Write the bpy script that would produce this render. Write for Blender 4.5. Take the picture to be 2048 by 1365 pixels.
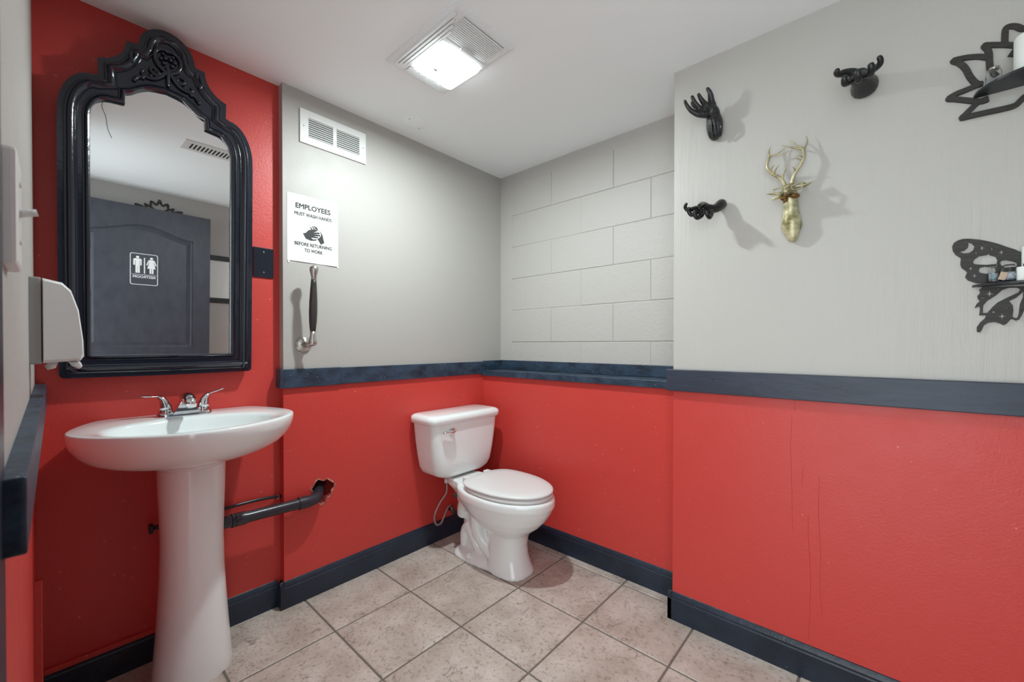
import bpy, bmesh, math, random
from mathutils import Vector, Matrix, Quaternion
from mathutils.geometry import tessellate_polygon
random.seed(7)
for o in list(bpy.data.objects): bpy.data.objects.remove(o, do_unlink=True)
SC = bpy.context.scene
COL = SC.collection
PI = math.pi

# ---------------------------------------------------------------- camera, light, exposure
cam_d = bpy.data.cameras.new('camera'); cam = bpy.data.objects.new('camera', cam_d); COL.objects.link(cam)
yaw, pitch, roll = .7292, -.0087, .0007
fw = Vector((-math.sin(yaw)*math.cos(pitch), math.cos(yaw)*math.cos(pitch), math.sin(pitch)))
r0 = Vector((math.cos(yaw), math.sin(yaw), 0)); u0 = r0.cross(fw)
rr = r0*math.cos(roll)+u0*math.sin(roll); uu = -r0*math.sin(roll)+u0*math.cos(roll)
M = Matrix((rr, uu, -fw)).transposed().to_4x4(); M.translation = (0, 0, 1.11)
cam.matrix_world = M
cam_d.sensor_fit = 'HORIZONTAL'; cam_d.sensor_width = 36
cam_d.lens = 817.1/2048*36; cam_d.shift_y = 14.68/2048
cam_d.clip_start = .02
cam_d.dof.use_dof = True; cam_d.dof.focus_distance = 1.9; cam_d.dof.aperture_fstop = 7.0
SC.camera = cam

w = bpy.data.worlds.new('world'); SC.world = w; w.use_nodes = True
w.node_tree.nodes['Background'].inputs[0].default_value = (.88, .98, 1, 1)
w.node_tree.nodes['Background'].inputs[1].default_value = 3.1
LAMP_STRENGTH = 9.0
LAMP_COLOR = (.89, 1, .995, 1)
lamp = bpy.data.lights.new('fan_lamp', 'AREA'); lamp.shape = 'RECTANGLE'; lamp.size = .05; lamp.size_y = .06
lamp.energy = 18.5; lamp.color = LAMP_COLOR[:3]
lamp_o = bpy.data.objects.new('fan_lamp', lamp); COL.objects.link(lamp_o); lamp_o.location = (-1.243, 1.012, 2.165)
SC.view_settings.view_transform = 'Standard'; SC.view_settings.look = 'None'
SC.view_settings.gamma = 1; SC.view_settings.use_curve_mapping = False
SC.view_settings.exposure = 0.05

# ---------------------------------------------------------------- materials
def srgb(r, g, b):
    f = lambda c: ((c/255+.055)/1.055)**2.4 if c > 10.3 else c/255/12.92
    return (f(r), f(g), f(b), 1)

def mat(name, col, rough=.5, metal=0.0, bump=0.0, bscale=80, col2=None, nscale=6, nlo=.35, nhi=.7, coat=0.0, spec=.5,
        stretch=(1, 1, 1), bump2=0.0, b2scale=8, spots=None, sscale=60, sthr=.72, rvar=0.0, emit=None, coords='Position', perobj=False):
    m = bpy.data.materials.new(name); m.use_nodes = True
    nt = m.node_tree; N = nt.nodes; L = nt.links
    b = N['Principled BSDF']
    b.inputs['Base Color'].default_value = col; b.inputs['Roughness'].default_value = rough
    b.inputs['Metallic'].default_value = metal; b.inputs['Coat Weight'].default_value = coat
    b.inputs['Specular IOR Level'].default_value = spec
    if emit:
        b.inputs['Emission Color'].default_value = emit[0]; b.inputs['Emission Strength'].default_value = emit[1]
    if coords == 'Position':
        g = N.new('ShaderNodeNewGeometry'); src = g.outputs['Position']
    else:
        g = N.new('ShaderNodeTexCoord'); src = g.outputs['Object']
    mp = N.new('ShaderNodeMapping'); mp.inputs['Scale'].default_value = stretch
    L.new(src, mp.inputs['Vector'])
    if perobj:
        oi = N.new('ShaderNodeObjectInfo'); ml = N.new('ShaderNodeMath'); ml.operation = 'MULTIPLY'; ml.inputs[1].default_value = 40
        L.new(oi.outputs['Random'], ml.inputs[0]); L.new(ml.outputs[0], mp.inputs['Location'])
    def noise(s, d=4, r=.55):
        n = N.new('ShaderNodeTexNoise'); n.inputs['Scale'].default_value = s; n.inputs['Detail'].default_value = d
        n.inputs['Roughness'].default_value = r; L.new(mp.outputs[0], n.inputs['Vector']); return n
    def ramp(fac, lo, hi, a, c):
        q = N.new('ShaderNodeValToRGB'); q.color_ramp.elements[0].position = lo; q.color_ramp.elements[1].position = hi
        q.color_ramp.elements[0].color = a; q.color_ramp.elements[1].color = c; L.new(fac, q.inputs[0]); return q
    cur = None
    if col2:
        n = noise(nscale); q = ramp(n.outputs['Fac'], nlo, nhi, col, col2); cur = q.outputs[0]
        L.new(cur, b.inputs['Base Color'])
    if spots:
        n = noise(sscale, 2, .5); q = ramp(n.outputs['Fac'], sthr, sthr+.03, (0, 0, 0, 1), (1, 1, 1, 1))
        mx = N.new('ShaderNodeMix'); mx.data_type = 'RGBA'
        L.new(q.outputs[0], mx.inputs[0])
        if cur: L.new(cur, mx.inputs[6])
        else: mx.inputs[6].default_value = col
        mx.inputs[7].default_value = spots; L.new(mx.outputs[2], b.inputs['Base Color'])
    if rvar:
        n = noise(14, 3); mr = N.new('ShaderNodeMapRange'); mr.inputs[3].default_value = max(.02, rough-rvar); mr.inputs[4].default_value = rough+rvar
        L.new(n.outputs['Fac'], mr.inputs[0]); L.new(mr.outputs[0], b.inputs['Roughness'])
    prev = None
    for s, st in ((b2scale, bump2), (bscale, bump)):
        if st:
            n = noise(s, 5); bp = N.new('ShaderNodeBump'); bp.inputs['Strength'].default_value = st; bp.inputs['Distance'].default_value = .004
            L.new(n.outputs['Fac'], bp.inputs['Height'])
            if prev: L.new(prev.outputs[0], bp.inputs['Normal'])
            prev = bp
    if prev: L.new(prev.outputs[0], b.inputs['Normal'])
    return m

def tile_material():
    m = bpy.data.materials.new('tile'); m.use_nodes = True
    nt = m.node_tree; N = nt.nodes; L = nt.links; b = N['Principled BSDF']
    g = N.new('ShaderNodeNewGeometry'); oi = N.new('ShaderNodeObjectInfo')
    ml = N.new('ShaderNodeMath'); ml.operation = 'MULTIPLY'; ml.inputs[1].default_value = 17
    L.new(oi.outputs['Random'], ml.inputs[0])
    mp = N.new('ShaderNodeMapping'); L.new(g.outputs['Position'], mp.inputs[0]); L.new(ml.outputs[0], mp.inputs['Location'])
    def noise(s, d, r, dist=0.0):
        n = N.new('ShaderNodeTexNoise'); n.inputs['Scale'].default_value = s; n.inputs['Detail'].default_value = d
        n.inputs['Roughness'].default_value = r; n.inputs['Distortion'].default_value = dist
        L.new(mp.outputs[0], n.inputs['Vector']); return n
    n1 = noise(7, 6, .6)
    q = N.new('ShaderNodeValToRGB'); e = q.color_ramp.elements
    e[0].position = .3; e[0].color = srgb(172, 158, 147); e[1].position = .68; e[1].color = srgb(208, 198, 190)
    L.new(n1.outputs['Fac'], q.inputs[0])
    n2 = noise(70, 6, .75)
    q2 = N.new('ShaderNodeValToRGB'); q2.color_ramp.elements[0].position = .52; q2.color_ramp.elements[1].position = .70
    q2.color_ramp.elements[0].color = (1, 1, 1, 1); q2.color_ramp.elements[1].color = (.42, .38, .35, 1)
    L.new(n2.outputs['Fac'], q2.inputs[0])
    m1 = N.new('ShaderNodeMix'); m1.data_type = 'RGBA'; m1.blend_type = 'MULTIPLY'; m1.inputs[0].default_value = 1
    L.new(q.outputs[0], m1.inputs[6]); L.new(q2.outputs[0], m1.inputs[7])
    # veins : thin band of a distorted noise
    n3 = noise(5, 4, .6, 1.2); s1 = N.new('ShaderNodeMath'); s1.operation = 'SUBTRACT'; s1.inputs[1].default_value = .5
    L.new(n3.outputs['Fac'], s1.inputs[0]); ab = N.new('ShaderNodeMath'); ab.operation = 'ABSOLUTE'; L.new(s1.outputs[0], ab.inputs[0])
    n4 = noise(6, 2, .5); q4 = N.new('ShaderNodeValToRGB'); q4.color_ramp.elements[0].position = .5; q4.color_ramp.elements[1].position = .6
    L.new(n4.outputs['Fac'], q4.inputs[0])
    q3 = N.new('ShaderNodeValToRGB'); q3.color_ramp.elements[0].position = 0; q3.color_ramp.elements[0].color = (1, 1, 1, 1)
    q3.color_ramp.elements[1].position = .012; q3.color_ramp.elements[1].color = (0, 0, 0, 1); L.new(ab.outputs[0], q3.inputs[0])
    vm = N.new('ShaderNodeMath'); vm.operation = 'MULTIPLY'; L.new(q3.outputs[0], vm.inputs[0]); L.new(q4.outputs[0], vm.inputs[1])
    vm2 = N.new('ShaderNodeMath'); vm2.operation = 'MULTIPLY'; vm2.inputs[1].default_value = .5; L.new(vm.outputs[0], vm2.inputs[0])
    m2 = N.new('ShaderNodeMix'); m2.data_type = 'RGBA'; m2.inputs[7].default_value = srgb(70, 60, 55)
    L.new(vm2.outputs[0], m2.inputs[0]); L.new(m1.outputs[2], m2.inputs[6]); L.new(m2.outputs[2], b.inputs['Base Color'])
    b.inputs['Roughness'].default_value = .5
    bp = N.new('ShaderNodeBump'); bp.inputs['Strength'].default_value = .25; bp.inputs['Distance'].default_value = .003
    L.new(n2.outputs['Fac'], bp.inputs['Height']); L.new(bp.outputs[0], b.inputs['Normal'])
    return m

RED = mat('red_paint', srgb(204, 66, 60), .42, bump=.22, bscale=170, bump2=.25, b2scale=9, rvar=.1, spots=srgb(225, 130, 115), sscale=75, sthr=.735)
BEIGE_DIM = mat('beige_paint_dimmed', srgb(177, 173, 169), .5, bump=.2, bscale=150, bump2=.22, b2scale=7, rvar=.08)  # beige darkened in the colour to offset strong lamp light on the tank wall
BEIGE_V_BRIGHT = mat('beige_drip_brightened', srgb(193, 189, 184), .45, bump=.25, bscale=28, stretch=(3.2, 3.2, .16), bump2=.15, b2scale=90, rvar=.05)  # drip-textured beige, colour lightened to make up for weaker lamp light
BLOCKM = mat('block_paint', srgb(187, 183, 179), .5, bump=.4, bscale=110, bump2=.3, b2scale=26)
CEIL = mat('ceiling_paint', srgb(247, 250, 251), .75, bump=.12, bscale=60)
NAVY = mat('navy_paint', srgb(36, 49, 66), .32, bump=.3, bscale=90, bump2=.3, b2scale=18, col2=srgb(22, 30, 44), spots=srgb(120, 135, 150), sscale=110, sthr=.76)
NAVY_RUB = mat('navy_worn_paint', srgb(52, 72, 92), .42, bump=.5, bscale=60, stretch=(1, 1, 1.6), col2=srgb(22, 34, 48), nscale=14, nlo=.34, nhi=.72, spots=srgb(165, 180, 190), sscale=120, sthr=.72)
NAVY_MIR = mat('black_gloss_paint', srgb(26, 31, 44), .15, bump=.12, bscale=70, coat=.4)
TILE = tile_material()
GROUT = mat('grout', srgb(118, 110, 102), .9, bump=.4, bscale=120)
CHINA = mat('white_china', srgb(238, 243, 243), .12, coat=.3, spec=.6)
PLASTIC = mat('white_plastic', srgb(226, 226, 226), .35)
VENTW = mat('white_enamel', srgb(224, 224, 222), .4)
GREYP = mat('grey_plastic', srgb(150, 150, 150), .4)
CHROME = mat('chrome', (.78, .78, .8, 1), .08, 1.0)
NICKEL = mat('brushed_nickel', (.55, .53, .5, 1), .3, 1.0)
DWOOD = mat('dark_handle', srgb(58, 54, 52), .45, bump=.3, bscale=50, stretch=(3, 3, .3), col2=srgb(38, 35, 34), nscale=30)
DARK = mat('dark_void', srgb(14, 14, 16), .9)
ABS = mat('black_pipe', srgb(52, 50, 60), .28, bump=.08, bscale=60, col2=srgb(38, 37, 46))
BLACKC = mat('black_ceramic', srgb(30, 30, 31), .16, bump=.35, bscale=55, col2=srgb(16, 16, 17), nscale=40, coat=.3)
BLACKW = mat('black_wrinkled_ceramic', srgb(34, 34, 36), .2, bump=1.0, bscale=42, stretch=(2.2, 2.2, .55), bump2=.5, b2scale=110, col2=srgb(16, 16, 17), nscale=40, coat=.2)
BLACKS = mat('black_satin_ceramic', srgb(34, 35, 36), .34, bump=.1, bscale=60)
GOLD = mat('antique_gold', srgb(222, 215, 176), .42, .4, bump=.5, bscale=45, col2=srgb(126, 118, 74), nscale=30, nlo=.4, nhi=.66)
GOLDL = mat('pale_gold', srgb(214, 206, 172), .36, .55, bump=.3, bscale=60, col2=srgb(150, 138, 98), nscale=30)
GOLDB = mat('bronze_gold', srgb(134, 100, 56), .4, .6, bump=.3, bscale=50, col2=srgb(96, 66, 26), nscale=30)
BWOOD = mat('black_stained_wood', srgb(56, 51, 48), .55, bump=.3, bscale=50, stretch=(.3, 1, 3), col2=srgb(38, 34, 32), nscale=40)
PAPER = mat('paper', srgb(240, 240, 240), .8, bump=.25, bscale=16)
INK = mat('ink', srgb(62, 62, 64), .8)
INKL = mat('pale_ink', srgb(150, 150, 152), .8)
WHITEI = mat('white_print', srgb(245, 245, 245), .6)
WAX = mat('white_wax', srgb(238, 240, 236), .5)
DOORM = mat('charcoal_door_paint', srgb(66, 68, 78), .4, bump=.35, bscale=45, stretch=(1, 1, .5), col2=srgb(56, 58, 68), nscale=20)
SIGNM = mat('sign_plate', srgb(62, 64, 74), .4)
HOSE = mat('braided_hose', srgb(165, 150, 148), .4, .3, bump=.3, bscale=300)
BRASS = mat('corroded_valve', srgb(120, 116, 110), .4, .7, bump=.5, bscale=60, col2=srgb(70, 62, 58), nscale=50)
PLASTER = mat('broken_plaster', srgb(214, 150, 138), .9, bump=.6, bscale=80, col2=srgb(150, 50, 44), nscale=60)
TAG = mat('tag_card', srgb(214, 188, 165), .8)
GLIT = mat('glitter_fill', srgb(225, 205, 220), .3, .2, col2=srgb(130, 165, 170), nscale=190, nlo=.45, nhi=.55, bump=.5, bscale=200)
LENS = mat('lit_lens', (1, 1, 1, 1), .5, emit=(LAMP_COLOR, LAMP_STRENGTH))
FANW = mat('fan_plastic', srgb(235, 237, 238), .5)
MIRR = mat('mirror_silver', (.86, .87, .87, 1), .012, 1.0)
def glass_mat():
    m = bpy.data.materials.new('clear_glass'); m.use_nodes = True
    b = m.node_tree.nodes['Principled BSDF']; b.inputs['Base Color'].default_value = (.97, .98, .98, 1)
    b.inputs['Transmission Weight'].default_value = 1; b.inputs['Roughness'].default_value = .04; b.inputs['IOR'].default_value = 1.2
    return m
GLASS = glass_mat()

# ---------------------------------------------------------------- helpers
def link(name, me, m=None, parent=None, smooth=False, auto=None):
    o = bpy.data.objects.new(name, me); COL.objects.link(o)
    if m and not me.materials: me.materials.append(m)
    if parent: o.parent = parent
    if smooth:
        for p in me.polygons: p.use_smooth = True
    if auto is not None:
        me.set_sharp_from_angle(angle=math.radians(auto)) if hasattr(me, 'set_sharp_from_angle') else None
    return o
def obj(name, V, F, m=None, parent=None, smooth=False, auto=None):
    me = bpy.data.meshes.new(name); me.from_pydata([tuple(v) for v in V], [], F)
    bm = bmesh.new(); bm.from_mesh(me); bmesh.ops.recalc_face_normals(bm, faces=bm.faces); bm.to_mesh(me); bm.free()
    return link(name, me, m, parent, smooth, auto)
def tag(o, label, cat, group=None, kind=None):
    o['label'] = label; o['category'] = cat
    if group: o['group'] = group
    if kind: o['kind'] = kind
    return o
def thing(name, label, cat, loc=(0, 0, 0), group=None):
    o = bpy.data.objects.new(name, None); COL.objects.link(o); o.empty_display_size = .05; o.location = (0, 0, 0)
    return tag(o, label, cat, group)
class MB:
    def __init__(s): s.V = []; s.F = []
    def add(s, V, F):
        n = len(s.V); s.V += [tuple(v) for v in V]; s.F += [tuple(i+n for i in f) for f in F]; return s
    def box(s, a, b):
        x0, y0, z0 = a; x1, y1, z1 = b
        return s.add([(x0, y0, z0), (x1, y0, z0), (x1, y1, z0), (x0, y1, z0), (x0, y0, z1), (x1, y0, z1), (x1, y1, z1), (x0, y1, z1)],
                     [(0, 3, 2, 1), (4, 5, 6, 7), (0, 1, 5, 4), (1, 2, 6, 5), (2, 3, 7, 6), (3, 0, 4, 7)])
    def rings(s, R, cap0=True, cap1=True, closed=True):
        n = len(R[0]); V = [v for r in R for v in r]; F = []
        for k in range(len(R)-1):
            for i in range(n if closed else n-1):
                j = (i+1) % n; F.append((k*n+i, k*n+j, (k+1)*n+j, (k+1)*n+i))
        if cap0: F.append(tuple(range(n))[::-1])
        if cap1: F.append(tuple((len(R)-1)*n+i for i in range(n)))
        return s.add(V, F)
    def tube(s, P, rad, n=10, caps=True, flat=None):
        P = [Vector(p) for p in P]
        if not hasattr(rad, '__len__'): rad = [rad]*len(P)
        R = []; up = None
        for i, p in enumerate(P):
            t = (P[min(i+1, len(P)-1)]-P[max(i-1, 0)]).normalized()
            if up is None:
                up = Vector((0, 0, 1)) if abs(t.z) < .9 else Vector((0, 1, 0))
            side = t.cross(up).normalized(); up = side.cross(t).normalized()
            fl = flat if flat else 1
            R.append([p+(side*math.cos(a)*rad[i]+up*math.sin(a)*rad[i]*fl) for a in [2*PI*k/n for k in range(n)]])
        return s.rings(R, caps, caps)
    def lathe(s, prof, c, ax=(0, 0, 1), n=24, caps=True):
        ax = Vector(ax).normalized(); u = ax.orthogonal().normalized(); v = ax.cross(u); c = Vector(c)
        R = [[c+ax*h+(u*math.cos(a)+v*math.sin(a))*max(r, 1e-5) for a in [2*PI*k/n for k in range(n)]] for (r, h) in prof]
        return s.rings(R, caps, caps)
    def ball(s, c, r, n=10, sc=(1, 1, 1)):
        c = Vector(c); R = []
        for k in range(n+1):
            a = PI*k/n; rr_ = max(math.sin(a)*r, 1e-5)
            R.append([c+Vector((math.cos(b)*rr_*sc[0], math.sin(b)*rr_*sc[1], math.cos(a)*r*sc[2])) for b in [2*PI*q/(n*2) for q in range(n*2)]])
        return s.rings(R, False, False)
    def done(s, name, m, parent=None, smooth=False, auto=None, bevel=0, seg=2):
        if bevel:
            me = bpy.data.meshes.new(name); me.from_pydata(s.V, [], s.F)
            bm = bmesh.new(); bm.from_mesh(me); bmesh.ops.recalc_face_normals(bm, faces=bm.faces)
            es = [e for e in bm.edges if len(e.link_faces) == 2 and e.calc_face_angle(0) > .5]
            bmesh.ops.bevel(bm, geom=es, offset=bevel, segments=seg, profile=.5, affect='EDGES', clamp_overlap=True)
            bm.to_mesh(me); bm.free()
            return link(name, me, m, parent, smooth, auto)
        return obj(name, s.V, s.F, m, parent, smooth, auto)
def catmull(P, n=8, closed=False):
    P = [Vector(p) for p in P]; out = []; N_ = len(P)
    rng = range(N_ if closed else N_-1)
    for i in rng:
        p0 = P[(i-1) % N_] if closed or i > 0 else P[0]; p1 = P[i]; p2 = P[(i+1) % N_]
        p3 = P[(i+2) % N_] if closed or i < N_-2 else P[-1]
        for k in range(n):
            t = k/n
            out.append(.5*((2*p1)+(-p0+p2)*t+(2*p0-5*p1+4*p2-p3)*t*t+(-p0+3*p1-3*p2+p3)*t**3))
    if not closed: out.append(P[-1])
    return out
def area2(P): return sum(P[i][0]*P[(i+1) % len(P)][1]-P[(i+1) % len(P)][0]*P[i][1] for i in range(len(P)))/2
def clean(P, eps=1e-5):
    out = []
    for p in P:
        if not out or (abs(p[0]-out[-1][0])+abs(p[1]-out[-1][1])) > eps: out.append((p[0], p[1]))
    if abs(out[0][0]-out[-1][0])+abs(out[0][1]-out[-1][1]) < eps: out.pop()
    return out
def plate(mb, outer, holes, to3, d0, d1):
    """flat plate with holes: outline (a,b) -> to3(a,b,depth)"""
    loops = [clean(outer)]+[clean(h) for h in holes]
    if area2(loops[0]) < 0: loops[0].reverse()
    for k in range(1, len(loops)):
        if area2(loops[k]) > 0: loops[k].reverse()
    flat = [p for l in loops for p in l]
    tris = tessellate_polygon([[Vector((p[0], p[1], 0)) for p in l] for l in loops])
    n = len(flat)
    V = [to3(p[0], p[1], d0) for p in flat]+[to3(p[0], p[1], d1) for p in flat]
    F = [tuple(t) for t in tris]+[tuple(i+n for i in reversed(t)) for t in tris]
    s = 0
    for l in loops:
        k = len(l)
        for i in range(k): F.append((s+i, s+(i+1) % k, s+(i+1) % k+n, s+i+n))
        s += k
    mb.add(V, F)
def offset(P, d, lim=2.2):
    """inset a ccw closed loop by d (mitred)"""
    n = len(P); out = []
    for i in range(n):
        a = Vector(P[i-1]); b = Vector(P[i]); c = Vector(P[(i+1) % n])
        t1 = (b-a).normalized(); t2 = (c-b).normalized()
        n1 = Vector((-t1.y, t1.x)); n2 = Vector((-t2.y, t2.x)); m = n1+n2
        if m.length < 1e-4: m = n1
        m.normalize(); k = 1/max(m.dot(n1), 1/lim)
        out.append(b+m*d*k)
    return out
DSGN = [1]
def text3(body, size, to3, depth, a0, b0, align='CENTER', bold=0.0, width=None, xs=1.0):
    """text laid flat: returns MB of the glyphs; (a,b) plane coordinates, centred on a0 and sitting on b0"""
    cu = bpy.data.curves.new('text', 'FONT'); cu.body = body; cu.size = size; cu.align_x = align
    cu.resolution_u = 3
    to = bpy.data.objects.new('text', cu); COL.objects.link(to)
    dg = bpy.context.evaluated_depsgraph_get(); me = bpy.data.meshes.new_from_object(to.evaluated_get(dg))
    bpy.data.objects.remove(to, do_unlink=True)
    vs = [v.co.copy() for v in me.vertices]; x0 = min(v.x for v in vs); x1 = max(v.x for v in vs)
    k = (width/(x1-x0)) if width else xs; c = (x0+x1)/2
    mb = MB(); sh = [(0, 0)]+([(bold, 0), (-bold, 0), (0, bold), (0, -bold), (bold*.7, bold*.7), (-bold*.7, -bold*.7)] if bold else [])
    for q_, (da, db) in enumerate(sh):
        V = []
        for v in vs:
            p = Vector(to3(a0+(v.x-c)*k+da, b0+v.y+db, depth)); p.x += DSGN[0]*.00003*q_; V.append(p)
        mb.add(V, [tuple(p.vertices) for p in me.polygons])
    return mb
RK = 1.0
def skin(name, chains, m, parent=None, sub=2):
    """chains: list of lists of (point, radius); points shared between chains are merged"""
    V = []; E_ = []; Rr = []; idx = {}
    def vid(p, r):
        k = tuple(round(c, 4) for c in p)
        if k not in idx: idx[k] = len(V); V.append(p); Rr.append(r)
        return idx[k]
    for ch in chains:
        ids = [vid(p, r) for p, r in ch]
        for a, b in zip(ids, ids[1:]):
            if a != b: E_.append((a, b))
    me = bpy.data.meshes.new(name); me.from_pydata(V, E_, [])
    o = bpy.data.objects.new(name, me); COL.objects.link(o)
    md = o.modifiers.new('s', 'SKIN'); md.use_smooth_shade = True
    for i, sv in enumerate(me.skin_vertices[0].data):
        sv.radius = (Rr[i]*RK, Rr[i]*RK); sv.use_root = (i == 0)
    sb = o.modifiers.new('d', 'SUBSURF'); sb.levels = sub; sb.render_levels = sub
    dg = bpy.context.evaluated_depsgraph_get(); me2 = bpy.data.meshes.new_from_object(o.evaluated_get(dg))
    bpy.data.objects.remove(o, do_unlink=True)
    me2.name = name
    return link(name, me2, m, parent, True)
def struct(name, mb, m, label, cat, **k):
    o = mb.done(name, m, None, **k); return tag(o, label, cat, None, 'structure')

# room numbers (metres, camera above the origin, floor z = 0)
XA, XM, YB, YBU, YC, XC, XE, YD, H = -1.856, -1.897, 1.807, 1.967, 1.668, -.614, .78, -.038, 2.205
RZ0, RZ1 = .925, 1.011

# ---------------------------------------------------------------- floor
fl = struct('floor', MB().box((-2.0, -.5, -.06), (1.0, 2.1, -.004)), GROUT, 'beige mottled stone-look ceramic tile floor with thin grey grout', 'floor')
P_ = .343; GX, GY = -1.559, .718; G2 = .0035
tile_me = {}
def tile(x0, x1, y0, y1):
    x0 += G2; x1 -= G2; y0 += G2; y1 -= G2
    if x1-x0 < .01 or y1-y0 < .01: return
    key = (round(x1-x0, 3), round(y1-y0, 3))
    if key not in tile_me:
        a, b = (x1-x0)/2, (y1-y0)/2; c = .0025
        R = [[(-a, -b, -.012), (a, -b, -.012), (a, b, -.012), (-a, b, -.012)], [(-a, -b, -.002), (a, -b, -.002), (a, b, -.002), (-a, b, -.002)],
             [(-a+c, -b+c, 0), (a-c, -b+c, 0), (a-c, b-c, 0), (-a+c, b-c, 0)]]
        mb = MB().rings(R); me = bpy.data.meshes.new('tile'); me.from_pydata(mb.V, [], mb.F); me.materials.append(TILE)
        tile_me[key] = me
    o = bpy.data.objects.new('tile', tile_me[key]); COL.objects.link(o); o.parent = fl; o.location = ((x0+x1)/2, (y0+y1)/2, 0)
for i in range(-2, 8):
    for j in range(-3, 5):
        x0 = GX+i*P_; y0 = GY+j*P_; x1 = x0+P_; y1 = y0+P_
        x0 = max(x0, XM); x1 = min(x1, XE); y0 = max(y0, -.3)
        y1 = min(y1, YB)
        if y1-y0 < .02 or x1-x0 < .02: continue
        tile(x0, x1, y0, y1)

# ---------------------------------------------------------------- ceiling and walls
ceil = struct('ceiling', MB().box((-2.1, -.3, H), (1.0, 2.1, H+.1)), CEIL, 'flat off-white painted ceiling', 'ceiling')
wall_left = struct('wall_left', MB().box((-2.1, .638, RZ1-.04), (XA, 2.1, H)), BEIGE_DIM, 'beige wall above the dark rail with air grille and hand washing notice', 'wall')
# lower half with the rough hole for the drain pipe
hc = (.800, .456); hole = []
for k in range(22):
    a = 2*PI*k/22; r = 1+.14*math.sin(3*a+.6)+.1*math.sin(7*a)
    hole.append((hc[0]+.044*r*math.cos(a), hc[1]+.050*r*math.sin(a)))
mb = MB(); plate(mb, [(.638, 0), (2.1, 0), (2.1, RZ1-.04), (.638, RZ1-.04)], [hole], lambda a, b, d: (d, a, b), -2.1, XA)
o = mb.done('lower_wall', RED, wall_left); o['label'] = 'red painted lower wall with a broken hole around the drain pipe'
mb = MB(); n = len(hole)
mb.add([(XA+.001+random.uniform(0, .004), hc[0]+(p[0]-hc[0])*1.0, hc[1]+(p[1]-hc[1])*1.0) for p in hole] +
       [(XA+.0015, hc[0]+(p[0]-hc[0])*(1.08+random.random()*.16), hc[1]+(p[1]-hc[1])*(1.08+random.random()*.16)) for p in hole] +
       [(XA-.03, p[0], p[1]) for p in hole],
       [(i, (i+1) % n, n+(i+1) % n, n+i) for i in range(n)]+[(2*n+i, 2*n+(i+1) % n, (i+1) % n, i) for i in range(n)])
o = mb.done('broken_edge', PLASTER, wall_left); o['label'] = 'chipped plaster rim of the pipe hole'
MB().box((-2.0, .7, .36), (-1.99, .9, .56)).done('hole_backing', DARK, wall_left)
wall_m = struct('wall_mirror_side', MB().box((-2.1, -.2, 0), (XM, .640, H)), RED, 'red painted recessed wall behind the black mirror and sink', 'wall')
# painted return between the recessed red wall and the tank wall is the end of wall_left and its lower half

wall_back = struct('wall_back', MB().box((XA-.1, YBU+.0028, RZ0), (XC+.02, 2.1, H)), BLOCKM, 'beige painted concrete block wall above the dark ledge', 'wall')
MB().box((XA-.1, YB, 0), (XC+.02, 2.1, RZ0+.02)).done('lower_wall', RED, wall_back)['label'] = 'red painted lower wall behind the toilet'
MB().box((XA, YBU-.0013, RZ0), (-1.757, YBU+.02, H)).done('plaster_strip', BLOCKM, wall_back)
MB().box((-1.757, YBU-.0013, 2.137), (XC+.02, YBU+.02, H)).done('plaster_strip', BLOCKM, wall_back)
blk = {}
zr = [.945, 1.127, 1.330, 1.5325, 1.735, 1.938, 2.142]
for k in range(6):
    z0, z1 = zr[k]+.0015, zr[k+1]-.0015
    base = -.8365 if k in (0, 2, 4) else -1.0415
    xs = [base+.405*q for q in range(-3, 3)]
    for q in range(-4, 3):
        a, b = base+.405*q, base+.405*(q+1)
        a = max(a, -1.762); b = min(b, XC+.02)
        if b-a < .03: continue
        a += .0012; b -= .0012; key = (round(b-a, 3), round(z1-z0, 3))
        if key not in blk:
            hx, hz = (b-a)/2, (z1-z0)/2; c = .003
            rg = lambda i_, y_: [(-hx+i_, y_, -hz+i_), (hx-i_, y_, -hz+i_), (hx-i_, y_, hz-i_), (-hx+i_, y_, hz-i_)]
            m_ = MB().rings([rg(0, .02), rg(0, .0022), rg(c*.35, .0006), rg(c, 0)]); me = bpy.data.meshes.new('block')
            me.from_pydata(m_.V, [], m_.F); me.materials.append(BLOCKM); blk[key] = me
        o = bpy.data.objects.new('block', blk[key]); COL.objects.link(o); o.parent = wall_back
        o.location = ((a+b)/2, YBU+random.uniform(-.0012, .0012), (z0+z1)/2); o.rotation_euler = (random.uniform(-.003, .003), 0, random.uniform(-.002, .002))

wall_right = struct('wall_right', MB().box((XC, YC, RZ0), (XE+.1, 2.1, H)), BEIGE_V_BRIGHT, 'beige wall with sculpted hands, a gold deer head and black shelves', 'wall')
MB().box((XC, YC, 0), (XE+.1, 2.1, RZ0)).done('lower_wall', RED, wall_right)['label'] = 'red painted lower wall right of the toilet'
wall_e = struct('wall_rear', MB().box((XE, -.2, .80), (XE+.1, YC+.1, H)), BEIGE_DIM, 'beige wall behind the open door seen in the mirror', 'wall')
MB().box((XE, -.2, 0), (XE+.1, YC+.1, .80)).done('lower_wall', RED, wall_e)['label'] = 'red painted lower wall'
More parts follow.
